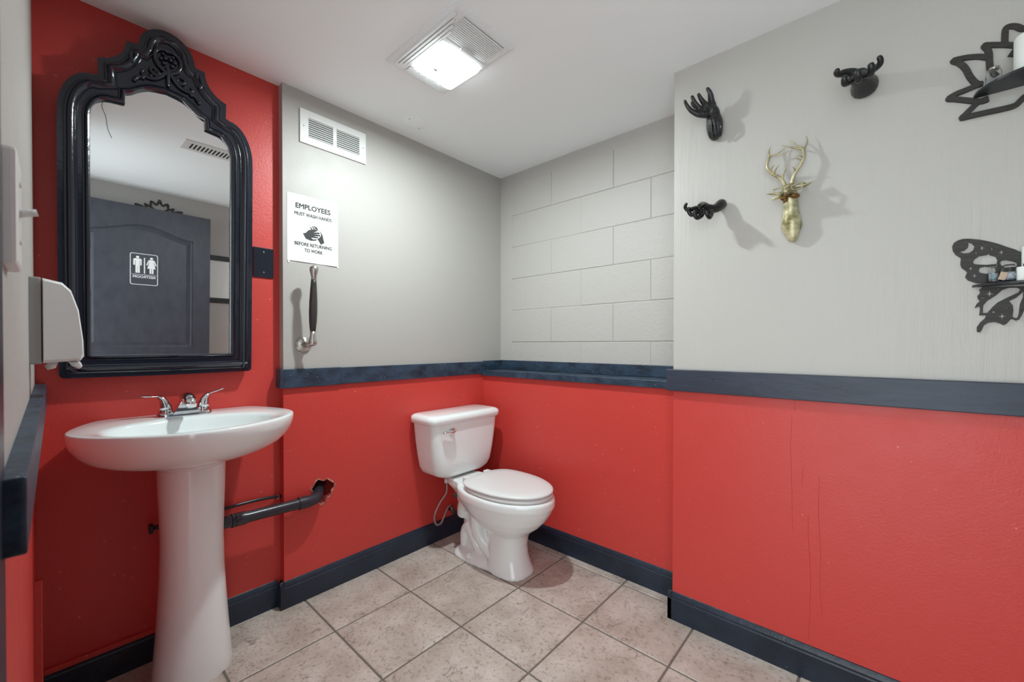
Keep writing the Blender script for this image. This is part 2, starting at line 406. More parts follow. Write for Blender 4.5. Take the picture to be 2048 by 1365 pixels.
# wall with the doorway the camera looks out of; its face runs from y -.041 (far) to -.033 (near)
def dwall(x0, x1, z0, z1, dy=0.0):
    f = lambda x: -.041+(x+1.9)*.0062+dy
    return MB().add([(x0, f(x0), z0), (x1, f(x1), z0), (x1, -.16, z0), (x0, -.16, z0), (x0, f(x0), z1), (x1, f(x1), z1), (x1, -.16, z1), (x0, -.16, z1)],
                    [(0, 3, 2, 1), (4, 5, 6, 7), (0, 1, 5, 4), (1, 2, 6, 5), (2, 3, 7, 6), (3, 0, 4, 7)])
wall_f = struct('wall_front', dwall(XM, -.56, RZ0, H), BEIGE_DIM, 'beige wall at the left edge with soap dispenser and light switch', 'wall')
dwall(XM, -.56, 0, RZ0).done('lower_wall', RED, wall_f)['label'] = 'red painted lower wall at the left edge'
MB().box((-.56, -.16, 2.09), (XE, -.03, H)).done('door_header', BEIGE_DIM, wall_f)
MB().box((.72, -.16, 0), (XE, -.03, 2.09)).done('door_side_strip', BEIGE_DIM, wall_f)

# rails (dark wooden boards)
def board(name, a, b, m, parent=None, bevel=.0025): return MB().box(a, b).done(name, m, parent, bevel=bevel)
t1 = tag(board('trim_1', (XA, .880, .928), (XA+.013, 1.80, 1.005), NAVY_RUB), 'dark navy chair rail board along the tank wall', 'trim', kind='structure')
MB().box((XA-.041, .622, .927), (XA+.014, .638, 1.006)).done('rail_return', NAVY_RUB, t1, bevel=.002)
MB().box((XA, .638, .9265), (XA+.0145, .8795, 1.0065)).done('rail_board', NAVY_RUB, t1, bevel=.002)
MB().box((XA, 1.80, .951), (XA+.011, YBU, 1.009)).done('rail_board', NAVY_RUB, t1, bevel=.002)
t2 = tag(board('trim_2', (XA+.011, YBU-.012, .951), (XC+.02, YBU, 1.010), NAVY_RUB), 'worn blue-black board at the back of the ledge under the block wall', 'trim', kind='structure')
t2b = tag(board('trim_3', (XA+.001, 1.786, .917), (XC-.0, YBU-.012, .951), NAVY_RUB), 'narrow worn dark ledge on top of the red back wall', 'trim', kind='structure')
t3 = tag(board('trim_4', (XC-.022, YC-.020, .926), (XE, YC, 1.0115), mat('dark_rail_paint', srgb(52, 60, 76), .42, bump=.45, bscale=40, stretch=(.5, 1, 1.5), col2=srgb(40, 47, 62), nscale=9, spots=srgb(15, 20, 30), sscale=55, sthr=.73)), 'thick dark slate chair rail board along the right wall', 'trim', kind='structure')
t4 = tag(MB().box((-1.895, -.05, .919), (-.575, -.0175, .990)).done('trim_5', NAVY_RUB, None, bevel=.002), 'dark glossy chair rail seen end-on at the left edge', 'trim', kind='structure')
t5 = tag(MB().box((XE-.012, 0.0, .735), (XE, YC-.021, .815)).done('trim_6', NAVY, None), 'dark chair rail on the wall behind the open door', 'trim', kind='structure')
for nm, z in (('trim_7', 1.325), ('trim_8', 1.705)):
    tag(MB().box((XE-.014, .55, z), (XE, YC-.001, z+.045)).done(nm, mat(nm+'_black', srgb(28, 28, 30), .45), None, bevel=.002),
        'black horizontal batten on the wall beside the door, %s of two in the mirror' % ('lower' if z < 1.5 else 'upper'), 'trim', kind='structure')
wb = tag(MB().box((XE-.006, .55, 1.370), (XE, YC-.001, 1.705)).done('wall_panel', mat('pale_panel', srgb(228, 228, 226), .5), None), 'pale panel between two black battens seen in the mirror', 'panel', kind='structure')
# casing
cs = tag(MB().box((-.60, -.17, 0), (-.50, -.0315, 2.10)).done('trim_9', NAVY, None, bevel=.002), 'dark blue door casing at the left edge of the picture', 'trim', kind='structure')
MB().box((-.60, -.17, 2.10), (.72, -.0315, 2.19)).done('head_casing', NAVY, cs, bevel=.002)
MB().box((.655, -.17, 0), (.72, -.0315, 2.10)).done('side_casing', NAVY, cs, bevel=.002)

# baseboards with a stepped cap
def basebd(name, a, b, nrm, label, m=NAVY, h=.110, t=.0145, parent=None):
    prof = [(0, 0), (t, 0), (t, h*.76), (t*.78, h*.80), (t*.80, h*.86), (t*.5, h*.93), (t*.2, h*.985), (0, h)]
    A = Vector((a[0], a[1], 0)); B = Vector((b[0], b[1], 0)); nn = Vector((nrm[0], nrm[1], 0))
    o = MB().rings([[A+nn*p[0]+Vector((0, 0, p[1])) for p in prof], [B+nn*p[0]+Vector((0, 0, p[1])) for p in prof]]).done(name, m, parent)
    if not parent: tag(o, label, 'baseboard', kind='structure')
    return o
b1 = basebd('baseboard_left', (XA, .620), (XA, YB), (1, 0), 'dark navy stepped baseboard along the tank wall')
basebd('baseboard_return', (XM+.012, .638), (XA+.0145, .638), (0, -1), '', parent=b1, t=.016)
b0 = basebd('baseboard_mirror_side', (XM, -.04), (XM, .625), (1, 0), 'dark navy baseboard behind the sink pedestal', t=.012)
MB().box((XM, -.03, .098), (XM+.016, .26, .114)).done('painted_cap', RED, b0, bevel=.003)['label'] = 'cap overpainted in red'
basebd('baseboard_back', (XA+.0145, YB), (XC, YB), (0, -1), 'dark navy stepped baseboard behind the toilet')
b3 = basebd('baseboard_right', (XC-.015, YC), (XE, YC), (0, -1), 'dark navy stepped baseboard along the right wall')
basebd('baseboard_return', (XC, YB), (XC, YC-.0145), (-1, 0), '', parent=b3, t=.015)
basebd('baseboard_rear', (XE, YC), (XE, 0), (-1, 0), 'dark baseboard behind the open door')
basebd('baseboard_front', (-.60, -.036), (XM, -.041), (0, 1), 'dark baseboard at the left edge', t=.012)
# low red corner batten at left edge
tag(MB().box((-1.72, -.05, 0.11), (-1.70, -.026, .465)).done('trim_10', RED, None, bevel=.003), 'short red painted batten standing low at the left edge', 'trim', kind='structure')
# hairline ceiling crack (seen in the mirror)
ck = MB(); pts = catmull([(-.978, .158, H), (-.84, .160, H), (-.71, .181, H), (-.52, .2, H), (-.373, .225, H)], 10)
pts = [p+Vector((random.uniform(-.0006, .0006), random.uniform(-.0008, .0008), -.0005)) for p in pts]
ck.tube(pts, .0012, 4).done('crack', mat('crack_dark', srgb(80, 76, 72), .9), ceil)

wc = MB()
for P_c in (((-0.2143,1.6680,0.8718), (-0.2173,1.6680,0.7688), (-0.2145,1.6680,0.6493), (-0.2100,1.6680,0.4792)), ((-0.1832,1.6680,0.6943), (-0.1838,1.6680,0.6646), (-0.1864,1.6680,0.6345)),
            ((-0.1379,1.6680,0.6787), (-0.1392,1.6680,0.5504), (-0.1338,1.6680,0.4198), (-0.1345,1.6680,0.3203), (-0.1287,1.6680,0.2235)), ((-0.1666,1.6680,0.5427), (-0.1668,1.6680,0.4587), (-0.1600,1.6680,0.3270), (-0.1636,1.6680,0.1322)), ((-0.2075,1.6680,0.9237), (-0.2052,1.6680,0.8814))):
    wc.tube([p+Vector((random.uniform(-.0007, .0007), 0, 0)) for p in catmull(P_c, 6)], .0004, 5)
wc.done('hairline_cracks', mat('crack_red', srgb(140, 34, 32), .7), wall_right)['kind'] = 'stuff'
# ---------------------------------------------------------------- ceiling light with fan
fan = thing('ceiling_fan_light', 'white square ceiling exhaust fan with glowing light lens', 'ceiling light')
FX0, FX1, FY0, FY1 = -1.412, -.997, .852, 1.130
FCX, FCY = (FX0+FX1)/2, (FY0+FY1)/2
z1_ = H-.019
LX0, LX1, LY0, LY1 = -1.335, -1.150, .918, 1.105
# housing: stepped frame rings, hollow around lens
def rect(x0, x1, y0, y1, z): return [(x0, y0, z), (x1, y0, z), (x1, y1, z), (x0, y1, z)]
MB().rings([rect(FX0, FX1, FY0, FY1, H), rect(FX0, FX1, FY0, FY1, H-.006), rect(FX0+.012, FX1-.012, FY0+.010, FY1-.010, H-.013),
            rect(FX0+.02, FX1-.02, FY0+.018, FY1-.012, H-.014)]).done('housing', FANW, fan)
# four raised bars along the near side (x direction)
for k in range(4):
    y = FY0+.018+k*.0125
    MB().box((FX0+.028+k*.012, y, H-.019-k*.001), (FX1-.032-k*.022, y+.0085, H-.012)).done('grille_bar', FANW, fan)
    MB().box((FX0+.03+k*.012, y+.0085, H-.0145), (FX1-.034-k*.022, y+.0125, H-.0135)).done('slot', DARK if k < 3 else GREYP, fan)
# slat banks running along y at both ends
for bank, (xa, xb, n_, ya, yb) in enumerate(((-1.128, -1.020, 13, .905, 1.095), (-1.392, -1.352, 6, .925, 1.110))):
    MB().box((xa, ya, H-.0155), (xb, yb, H-.0135)).done('grille_backing', GREYP, fan)
    for k in range(n_):
        x = xa+(xb-xa)*(k+.5)/n_
        MB().box((x-.0026, ya-.001, H-.0185), (x+.0022, yb+.001, H-.0150)).done('slat', FANW, fan)
# raised lens surround and glowing lens
MB().rings([rect(LX0-.014, LX1+.020, LY0-.012, LY1+.014, H-.014), rect(LX0-.012, LX1+.017, LY0-.010, LY1+.012, H-.021), rect(LX0-.004, LX1+.006, LY0-.003, LY1+.004, H-.024)]).done('lens_surround', FANW, fan)
MB().box((LX1+.008, .985, H-.027), (LX1+.024, 1.05, H-.018)).done('latch', FANW, fan, bevel=.002)
def rrect(x0, x1, y0, y1, r, n=5):
    out = []
    for (cx, cy, a0) in ((x1-r, y1-r, 0), (x0+r, y1-r, PI/2), (x0+r, y0+r, PI), (x1-r, y0+r, 1.5*PI)):
        for k in range(n+1): a = a0+PI/2*k/n; out.append((cx+r*math.cos(a), cy+r*math.sin(a)))
    return out
q = rrect(LX0, LX1, LY0, LY1, .016)
MB().rings([[(a, b, H-.022) for a, b in q], [(a, b, H-.032) for a, b in q], [(LX0+(a-LX0)*.97+.003, LY0+(b-LY0)*.97+.003, H-.036) for a, b in q]]).done('lens', LENS, fan)
lc = Vector((-1.2742,0.9830,2.1685))
MB().box((lc.x-.004, lc.y-.007, H-.0372), (lc.x+.004, lc.y+.007, H-.036)).done('lens_catch', GREYP, fan)

tag(MB().lathe([(.0, 0), (.064, 0), (.064, -.002), (.058, -.0045), (0, -.005)], (-1.7078,1.1886,2.2045), (0, 0, 1), 36).done('blank_cover_plate', CEIL, None, True, 30), 'round white blank cover plate on the ceiling near the lamp', 'cover plate')
cp = bpy.data.objects['blank_cover_plate']
for p in ((-1.6872,1.1458,2.1990), (-1.7253,1.2276,2.1990)):
    MB().lathe([(.0, 0), (.0022, 0), (.0022, -.001), (0, -.0012)], p, (0, 0, 1), 8).done('screw', DARK, cp)

# ceiling register, seen only in the mirror
rg = thing('ceiling_register', 'white ceiling air register with dark slots reflected in the mirror', 'vent')
MB().box((-.745, .50, H-.006), (-.57, .83, H)).done('frame', VENTW, rg, bevel=.002)
for k in range(15):
    y = .535+k*.0185
    MB().box((-.705, y, H-.0068), (-.612, y+.0085, H-.0056)).done('slot', DARK, rg)

# ---------------------------------------------------------------- mirror
MT = math.radians(1.8); MO = Vector((-1.868, 0, 1.01)); MU = Vector((math.sin(MT), 0, math.cos(MT))); MNn = Vector((math.cos(MT), 0, -math.sin(MT)))
YC0 = .264
def tm(a, b, d): return MO+Vector((0, YC0+a, 0))+MU*b+MNn*d
def arc(p, q, bulge, n=8):
    """circular-ish arc from p to q bulging to the left of travel"""
    p = Vector(p); q = Vector(q); m = (p+q)/2; d = q-p; nn = Vector((-d.y, d.x)); c = m+nn*bulge
    return [((1-t)**2)*p+2*t*(1-t)*(c*2-m)+t*t*q for t in [k/n for k in range(n+1)]]
half_o = [(0, -.006), (.236, -.004)]+[Vector((.243+.013*math.sin(a), .008-.013*math.cos(a)+.001)) for a in [PI/2*k/5 for k in range(6)]]
half_o += [(.257, .40), (.257, .78)]
half_o += [Vector((.257-.078*(1-math.cos(a)), .80+.143*math.sin(a))) for a in [PI/2*k/10 for k in range(1, 11)]]
half_o += [(.168, .948), (.1695, 1.0)]
half_o += arc((.1695, 1.0), (.1035, 1.086), .17)[1:]
half_o += [(.078, 1.089)]
half_o += [Vector((.074*math.cos(a), 1.092+.079*math.sin(a))) for a in [math.radians(3+87*k/10) for k in range(11)]]
half_i = [(0, .066), (.186, .066), (.188, .068), (.188, .80)]
half_i += [Vector((.188-.048*(1-math.cos(a)), .81+.072*math.sin(a))) for a in [PI/2*k/7 for k in range(8)]]
half_i += [(.108, .886), (.107, .920)]
half_i += [tuple(p[:2]) for p in catmull([(.107, .920, 0), (.088, .930, 0), (.062, .951, 0), (.038, .963, 0), (0, .970, 0)], 5)][1:]
def full(hf):
    P = [(float(p[0]), float(p[1])) for p in hf]; L_ = [(-a, b) for a, b in P[::-1]]
    P = clean(P+L_); 
    if area2(P) < 0: P.reverse()
    return [Vector(p) for p in P]
def densify(P, st=.02):
    out = []
    for i in range(len(P)):
        a = P[i]; b = P[(i+1) % len(P)]; k = max(1, int((b-a).length/st))
        out += [a+(b-a)*t/k for t in range(k)]
    return out
OUT = full(half_o); INN = full(half_i)
mir = thing('wall_mirror', 'tall black ornate arched mirror leaning on the red wall above the sink', 'mirror')
mb = MB(); plate(mb, OUT, [INN], lambda a, b, d: tm(a, b, d), -.012, .014)
frame = mb.done('frame', NAVY_MIR, mir, auto=30)
def sweep(P, prof, name, m, par):
    R = [[tm(v[0], v[1], h) for v in offset(P, d)] for d, h in prof]
    o = MB().rings(R, False, False).done(name, m, par, True, 40); return o
sweep(OUT, [(.013, .0135), (.0145, .0175), (.019, .019), (.021, .0175), (.024, .021), (.029, .025), (.034, .0235), (.0375, .019), (.039, .0175), (.0415, .018), (.0435, .0135)], 'outer_moulding', NAVY_MIR, mir)
sweep(INN, [(-.0165, .0135), (-.015, .0165), (-.012, .017), (-.0105, .0155), (-.008, .019), (-.004, .021), (-.0005, .019), (.001, .014), (.001, .001)], 'inner_moulding', NAVY_MIR, mir)
mb = MB(); plate(mb, offset(INN, -.004), [], lambda a, b, d: tm(a, b, d), -.004, 0.0)
mb.done('mirror_glass', MIRR, mir)
# carved ornament on the crown
carv = MB()
def sc(P, r0_, r1_, hgt=.020, n=6):
    P = catmull([(a, b, 0) for a, b in P], n); k = len(P)-1
    carv.tube([tm(p.x*1.12, 1.045+(p.y-1.045)*1.08, hgt) for p in P], [(r0_+(r1_-r0_)*i/k)*1.35 for i in range(k+1)], 8)
for s in (-1, 1):
    sc([(s*a, b) for a, b in ((.004, 1.030), (.022, 1.045), (.031, 1.066), (.027, 1.088), (.012, 1.100), (-.001, 1.097))], .0045, .0052)
    sc([(s*a, b) for a, b in ((.003, 1.034), (.016, 1.016), (.030, 1.012), (.040, 1.020), (.038, 1.031), (.029, 1.030))], .0055, .003)
    sc([(s*a, b) for a, b in ((.012, 1.018), (.030, 1.000), (.050, .996), (.060, 1.004), (.056, 1.013))], .005, .003)
    sc([(s*a, b) for a, b in ((.050, .995), (.066, .988), (.074, .978))], .003, .005)
    sc([(s*a, b) for a, b in ((.081, 1.055), (.084, 1.035), (.078, 1.02))], .0035, .005)
    for a, b, r in ((.010, 1.058, .0055), (.016, 1.07, .005), (.006, 1.075, .006), (.012, 1.086, .0045), (.058, .990, .006), (.040, 1.004, .0055), (.022, 1.02, .0065), (.076, .974, .0055)):
        carv.ball(tm(s*a*1.12, 1.045+(b-1.045)*1.08, .020), r*1.15, 6)
sc([(0, 1.045), (0, 1.02), (0, 1.0), (0, .99)], .006, .0035)
carv.done('carving', NAVY_MIR, mir, True)

# ---------------------------------------------------------------- blank switch plate, right of mirror
sp = tag(MB().box((XM, .5385, 1.387), (XM+.006, .6145, 1.510)).done('blank_wall_plate', NAVY_MIR, None, bevel=.0025), 'black blank wall plate on the red wall right of the mirror', 'wall plate')
for z in (1.492, 1.408):
    MB().lathe([(0, 0), (.0035, 0), (.0032, .001), (0, .0014)], (XM+.006, .577, z), (1, 0, 0), 10).done('screw', CHROME, sp)

# ---------------------------------------------------------------- air grille
gr = thing('wall_air_grille', 'white metal return air grille high on the beige wall', 'vent')
def wa(a, b, d): return (XA+d, a, b)
mb = MB(); G0, G1, GZ0, GZ1 = .706, 1.008, 1.983, 2.128
holes = [[(.741, 2.014), (.849, 2.014), (.849, 2.098), (.741, 2.098)], [(.865, 2.014), (.975, 2.014), (.975, 2.098), (.865, 2.098)]]
plate(mb, [(G0, GZ0), (G1, GZ0), (G1, GZ1), (G0, GZ1)], holes, wa, 0, .007)
mb.done('frame', VENTW, gr)
for hx in holes:
    a0, a1 = hx[0][0], hx[1][0]
    MB().box((XA-.0, a0, 2.014), (XA+.001, a1, 2.098)).done('backing', GREYP, gr)
    for k in range(9):
        z = 2.016+k*.0093
        MB().add([(XA+.001, a0, z+.006), (XA+.0075, a0, z), (XA+.0075, a1, z), (XA+.001, a1, z+.006), (XA+.001, a0, z+.0075), (XA+.0075, a0, z+.0015), (XA+.0075, a1, z+.0015), (XA+.001, a1, z+.0075)],
                 [(0, 1, 2, 3), (7, 6, 5, 4), (0, 4, 5, 1), (1, 5, 6, 2), (2, 6, 7, 3), (3, 7, 4, 0)]).done('slat', VENTW, gr)
for y in (.721, .993): MB().lathe([(0, 0), (.003, 0), (.0025, .001), (0, .0013)], (XA+.007, y, 2.056), (1, 0, 0), 8).done('screw', GREYP, gr)

# ---------------------------------------------------------------- hand washing notice
no = thing('hand_washing_notice', 'white paper notice about washing hands taped on the beige wall', 'notice')
PN = 28; V = []; Fq = []
def lift(u, v): return .0012+.0022*max(0, 1-v*1.6)**2*abs(math.sin(u*5.2))+.0003*math.sin(u*9+v*5)**2
for i in range(PN+1):
    for j in range(PN+1): V.append((XA+lift(i/PN, j/PN), .6545+.2175*i/PN, 1.468+.287*j/PN))
for i in range(PN):
    for j in range(PN): k = i*(PN+1)+j; Fq.append((k, k+1, k+PN+2, k+PN+1))
obj('sheet', V, Fq, PAPER, no, True)
PO = .0052
def wn(a, b, d): return (XA+lift(a, b)+.0002, .6545+a*.2175, 1.468+b*.287)
def wnt(a, b, d): return (XA+lift((a-.6545)/.2175, (b-1.468)/.287)+.0002, a, b)
for body, b0, sz, wd, bd in (('EMPLOYEES', .800, .030, .148, .0011), ('MUST WASH HANDS', .693, .0205, .158, .0007), ('BEFORE RETURNING', .246, .0205, .158, .0007), ('TO WORK', .158, .0205, .078, .0007)):
    text3(body, sz, wnt, 0, .763, 1.468+b0*.287, bold=bd, width=wd).done('lettering', INK, no)
# pictogram of two hands with bubbles
pic = MB()
def pp(P, d=0.0): plate(pic, [(a*.0001, b) for a, b in P], [], None, 0, 0)
def fillp(P):
    P = [Vector((p[0], p[1], 0)) for p in P]; T = tessellate_polygon([P]); pic.add([wn(p.x, p.y+.072, 0) for p in P], [tuple(t) for t in T])
fillp([(.29, .36), (.345, .375), (.40, .425), (.47, .445), (.56, .455), (.565, .43), (.50, .405), (.615, .42), (.62, .395), (.50, .375), (.63, .385), (.63, .36), (.49, .345), (.59, .345), (.585, .325), (.45, .315), (.49, .295), (.56, .31), (.55, .285), (.45, .268), (.40, .275), (.345, .285)])
fillp([(.60, .46), (.64, .43), (.68, .385), (.69, .34), (.715, .27), (.64, .235), (.60, .285), (.57, .315), (.60, .33), (.645, .37), (.64, .41)])
for a, b in ((.43, .47), (.47, .49), (.505, .50), (.54, .485)):
    fillp([(a, b), (a+.018, b+.012), (a+.055, b-.04), (a+.03, b-.045)])
pic.done('pictogram', INK, no)
bub = MB()
for a, b, r in ((.43, .535, .028), (.52, .545, .032), (.575, .565, .024), (.35, .46, .036), (.40, .50, .018), (.68, .54, .025), (.655, .49, .022), (.70, .455, .02), (.58, .50, .022)):
    ri = r-.006; A_ = [2*PI*k/18 for k in range(18)]
    bub.add([wn(a+r*math.cos(t), b+.072+r*.76*math.sin(t), 0) for t in A_]+[wn(a+ri*math.cos(t), b+.072+ri*.76*math.sin(t), 0) for t in A_], [(k, (k+1) % 18, 18+(k+1) % 18, 18+k) for k in range(18)])
bub.done('bubbles', INKL, no)
for y, z in ((.655, 1.462), (.865, 1.465)):
    MB().box((XA, y+.002, z-.004), (XA+.0025, y+.009, z+.005)).done('tape', PLASTER if False else PAPER, no, bevel=.001)

# ---------------------------------------------------------------- handle on the wall below the notice
gh = thing('lever_handle', 'dark grip lever handle with brushed metal ends under the notice', 'handle')
rc = Vector((XA, .719, 1.110)); ball = Vector((-1.7920,0.7311,1.1138))
MB().lathe([(0, 0), (.034, 0), (.034, .004), (.031, .008), (.022, .011), (.014, .016), (.0125, .024), (.009, .034)], rc, (1, 0, 0), 28).done('rosette', NICKEL, gh, True, 40)
MB().tube([rc+Vector((.03, 0, 0)), rc+Vector((.045, .001, 0)), ball], [.0125, .0085, .009], 14).done('stem', NICKEL, gh, True)
HB = ball; HT = Vector((-1.7760,0.7318,1.4412))
def along(t, off=0.0): return HB+(HT-HB)*t
MB().tube([along(t) for t in (-.035, -.02, 0, .03, .07, .11, .165)], [.002, .013, .0172, .0168, .0135, .0105, .0105], 18).done('lower_cap', NICKEL, gh, True)
MB().tube([along(t) for t in (.165, .2, .3, .42, .55, .68, .78, .835)], [.011, .0125, .0155, .0165, .0158, .0135, .0115, .0105], 18).done('grip', DWOOD, gh, True)
MB().tube([along(t) for t in (.83, .87, .91, .95, .985, 1.01, 1.022)], [.0105, .0115, .0145, .0178, .017, .010, .002], 18).done('upper_cap', NICKEL, gh, True)

# ---------------------------------------------------------------- pedestal sink
sink = thing('pedestal_sink', 'white china pedestal sink below the mirror', 'sink')
SY = .306; SX = XM+.002
hf = [(0, .213), (.05, .243), (.13, .274), (.215, .291), (.29, .280), (.36, .238), (.42, .170), (.462, .088), (.478, 0)]
outl = [Vector((SX+a, SY+b, 0)) for a, b in hf]+[Vector((SX+a, SY-b, 0)) for a, b in hf[-2::-1]]
dense = catmull(outl[:], 10, False)
dense += [outl[-1]+(outl[0]-outl[-1])*t/12 for t in range(1, 12)]
# resample by angle around centre
cen = Vector((SX+.235, SY, 0)); NA = 72
def ray_hit(P, a):
    d = Vector((math.cos(a), math.sin(a), 0)); best = None
    for i in range(len(P)):
        p = P[i]-cen; q_ = P[(i+1) % len(P)]-cen; e = q_-p; den = d.x*e.y-d.y*e.x
        if abs(den) < 1e-12: continue
        t = (p.x*e.y-p.y*e.x)/den; s_ = (p.x*d.y-p.y*d.x)/den
        if t > 0 and -1e-6 <= s_ <= 1+1e-6 and (best is None or t > best): best = t
    return cen+d*best
AN = [2*PI*k/NA for k in range(NA)]
RIM = [ray_hit(dense, a) for a in AN]
pc = Vector((XM+.155, SY+.004, 0))
PED = [pc+Vector((.104*math.cos(a), .097*math.sin(a), 0)) for a in AN]
BOW = [Vector((SX+.275+.150*math.cos(a), SY+.222*math.sin(a), 0)) for a in AN]
ins = lambda t: [r_.lerp(b_, t) for r_, b_ in zip(RIM, BOW)]
R = []
def ring(P, z): R.append([(p.x, p.y, z) for p in P])
ring(PED, .704)
for s, z in ((.02, .708), (.05, .714), (.045, .720), (.12, .724), (.30, .730), (.50, .741), (.66, .754), (.80, .772), (.90, .794), (.96, .816), (.988, .834), (1.0, .849)):
    ring([a.lerp(b, s) for a, b in zip(PED, RIM)], z)
ring(RIM, .856); ring(ins(.02), .8615); ring(ins(.06), .863); ring(ins(.5), .861); ring(ins(.85), .860)
bc = Vector((SX+.265, SY, 0))
for s, z in ((1.0, .857), (.97, .849), (.93, .83), (.86, .808), (.74, .788), (.55, .772), (.3, .763), (.1, .760)):
    ring([bc+(b_-bc)*s for b_ in BOW], z)
MB().rings(R, True, True).done('basin', CHINA, sink, True)
R = []
for z, a, b in ((0, .118, .108), (.02, .119, .109), (.07, .116, .105), (.155, .110, .099), (.25, .104, .093), (.35, .100, .088), (.45, .099, .086), (.55, .100, .0885), (.62, .102, .091), (.66, .103, .092), (.708, .103, .093)):
    # front (x+) round, back (x-) flatter
    rg_ = []
    for t in AN:
        cx, sy_ = math.cos(t), math.sin(t); k = .95 if cx > 0 else .78
        rg_.append((pc.x+a*k*math.copysign(abs(cx)**.9, cx), pc.y+b*math.copysign(abs(sy_)**.9, sy_), z))
    R.append(rg_)
MB().rings(R).done('pedestal', CHINA, sink, True, 60)
MB().lathe([(0, .0), (.021, .0), (.023, .002), (.015, .004), (0, .004)], (bc.x, bc.y, .7605), (0, 0, 1), 20).done('drain', CHROME, sink, True)
# faucet
fa = MB(); FC = Vector((SX+.068, SY, .861))
cap = [(FC.x+.026*math.cos(a), FC.y+(.052 if math.sin(a) > 0 else -.052)+.026*math.sin(a)) for a in [2*PI*k/32+.001 for k in range(32)]]
fa.rings([[(a, b, .859) for a, b in cap], [(a, b, .868) for a, b in cap], [(FC.x+(a-FC.x)*.93, FC.y+(b-FC.y)*.97, .873) for a, b in cap]])
# wedge body and spout
def sec(x, z, hy, hz): return [(x, FC.y-hy, z-hz), (x, FC.y+hy, z-hz), (x, FC.y+hy*.8, z+hz*.6), (x, FC.y+hy*.35, z+hz), (x, FC.y-hy*.35, z+hz), (x, FC.y-hy*.8, z+hz*.6)]
fa.rings([[(FC.x-.02, FC.y-.034, .870), (FC.x+.030, FC.y-.036, .870), (FC.x+.030, FC.y+.036, .870), (FC.x-.02, FC.y+.034, .870)],
          [(FC.x-.016, FC.y-.018, .905), (FC.x+.030, FC.y-.020, .900), (FC.x+.030, FC.y+.020, .900), (FC.x-.016, FC.y+.018, .905)],
          [(FC.x-.010, FC.y-.010, .922), (FC.x+.022, FC.y-.012, .918), (FC.x+.022, FC.y+.012, .918), (FC.x-.010, FC.y+.010, .922)]])
fau = fa.done('faucet', CHROME, sink, True, 35)
MB().tube([(FC.x-.006, FC.y, .905), (FC.x+.02, FC.y, .922), (FC.x+.05, FC.y, .926), (FC.x+.08, FC.y, .921), (FC.x+.098, FC.y, .912), (FC.x+.104, FC.y, .900)], [.014, .0205, .0205, .019, .016, .0135], 16).done('spout', CHROME, fau, True)
MB().tube([(FC.x-.022, FC.y, .87), (FC.x-.022, FC.y, .915), (FC.x-.022, FC.y, .918)], [.0022, .0022, .004], 8).done('lift_rod', CHROME, fau, True)
for s in (-1, 1):
    hb = Vector((FC.x, FC.y+s*.052, .872))
    MB().lathe([(.024, 0), (.0235, .006), (.020, .008), (.0195, .012)], hb, (0, 0, 1), 24).done('handle_base', CHROME, fau, True, 40)
    lv = MB(); lv.tube([hb+Vector((0, 0, .012)), hb+Vector((0, s*.001, .025)), hb+Vector((0, s*.005, .040)), hb+Vector((0, s*.011, .052)), hb+Vector((0, s*.020, .060))], [.019, .0165, .013, .0095, .005], 16)
    dz = .008 if s > 0 else -.002
    lv.tube([hb+Vector((0, s*.008, .054)), hb+Vector((.001, s*.022, .061)), hb+Vector((.003, s*.040, .063+dz*.5)), hb+Vector((.004, s*.056, .066+dz)), hb+Vector((.004, s*.066, .067+dz))], [.006, .0065, .0075, .009, .004], 12, True, .38)
    lv.done('lever', CHROME, fau, True)

# ---------------------------------------------------------------- waste pipe and small pipe
dp = thing('drain_pipe', 'thick dark plastic waste pipe from sink into the hole in the red wall', 'pipe')
E1 = Vector((-1.8150,0.4524,0.4426)); E2 = Vector((-1.8150,0.6929,0.4377)); dr = (E2-E1).normalized()
hE = Vector((XA-.06, .822, .470))
MB().tube([E1, E2], .0215, 20).done('straight_pipe', ABS, dp, True, 40)
el = catmull([E2-dr*.005, E2+dr*.03, E2+dr*.065+Vector((-.012, 0, .004)), E2+dr*.088+Vector((-.05, 0, .012)), hE+Vector((-.03, .005, .003))], 6)
MB().tube(el, .0245, 20).done('elbow', ABS, dp, True, 40)
MB().tube([E2-dr*.012, E2+dr*.018], .0262, 20).done('elbow_collar', ABS, dp, True, 40)
MB().tube([E1-dr*.0, E1+dr*.035], .0250, 20).done('coupling', ABS, dp, True, 40)
MB().tube([E1-dr*.012, E1-dr*.002], .0275, 8).done('compression_nut', ABS, dp)
MB().tube([E1-dr*.040, E1-dr*.013], .0235, 8).done('compression_nut', ABS, dp)
MB().tube([Vector((-1.866, .245, E1.z-.018)), Vector((-1.866, .33, E1.z-.012)), Vector((-1.866, .385, E1.z-.008)), Vector((-1.848, .415, E1.z-.006)), E1-dr*.045, E1-dr*.038], .0165, 16).done('trap_arm', ABS, dp, True, 40)
kx = Vector((-1.8400,0.2160,0.4822))
MB().tube([kx, kx+Vector((0, .03, 0))], [.0075, .0075], 12).done('cleanout_stem', ABS, dp, True)
MB().tube([kx-Vector((0, .008, 0)), kx-Vector((0, .006, 0)), kx+Vector((0, .003, 0))], [.013, .018, .018], 10).done('cleanout_knob', ABS, dp)
MB().tube([kx+Vector((0, .02, 0)), kx+Vector((0, .04, 0)), Vector((-1.866, .25, E1.z-.018))], [.008, .010, .014], 12).done('trap_tail', ABS, dp, True)
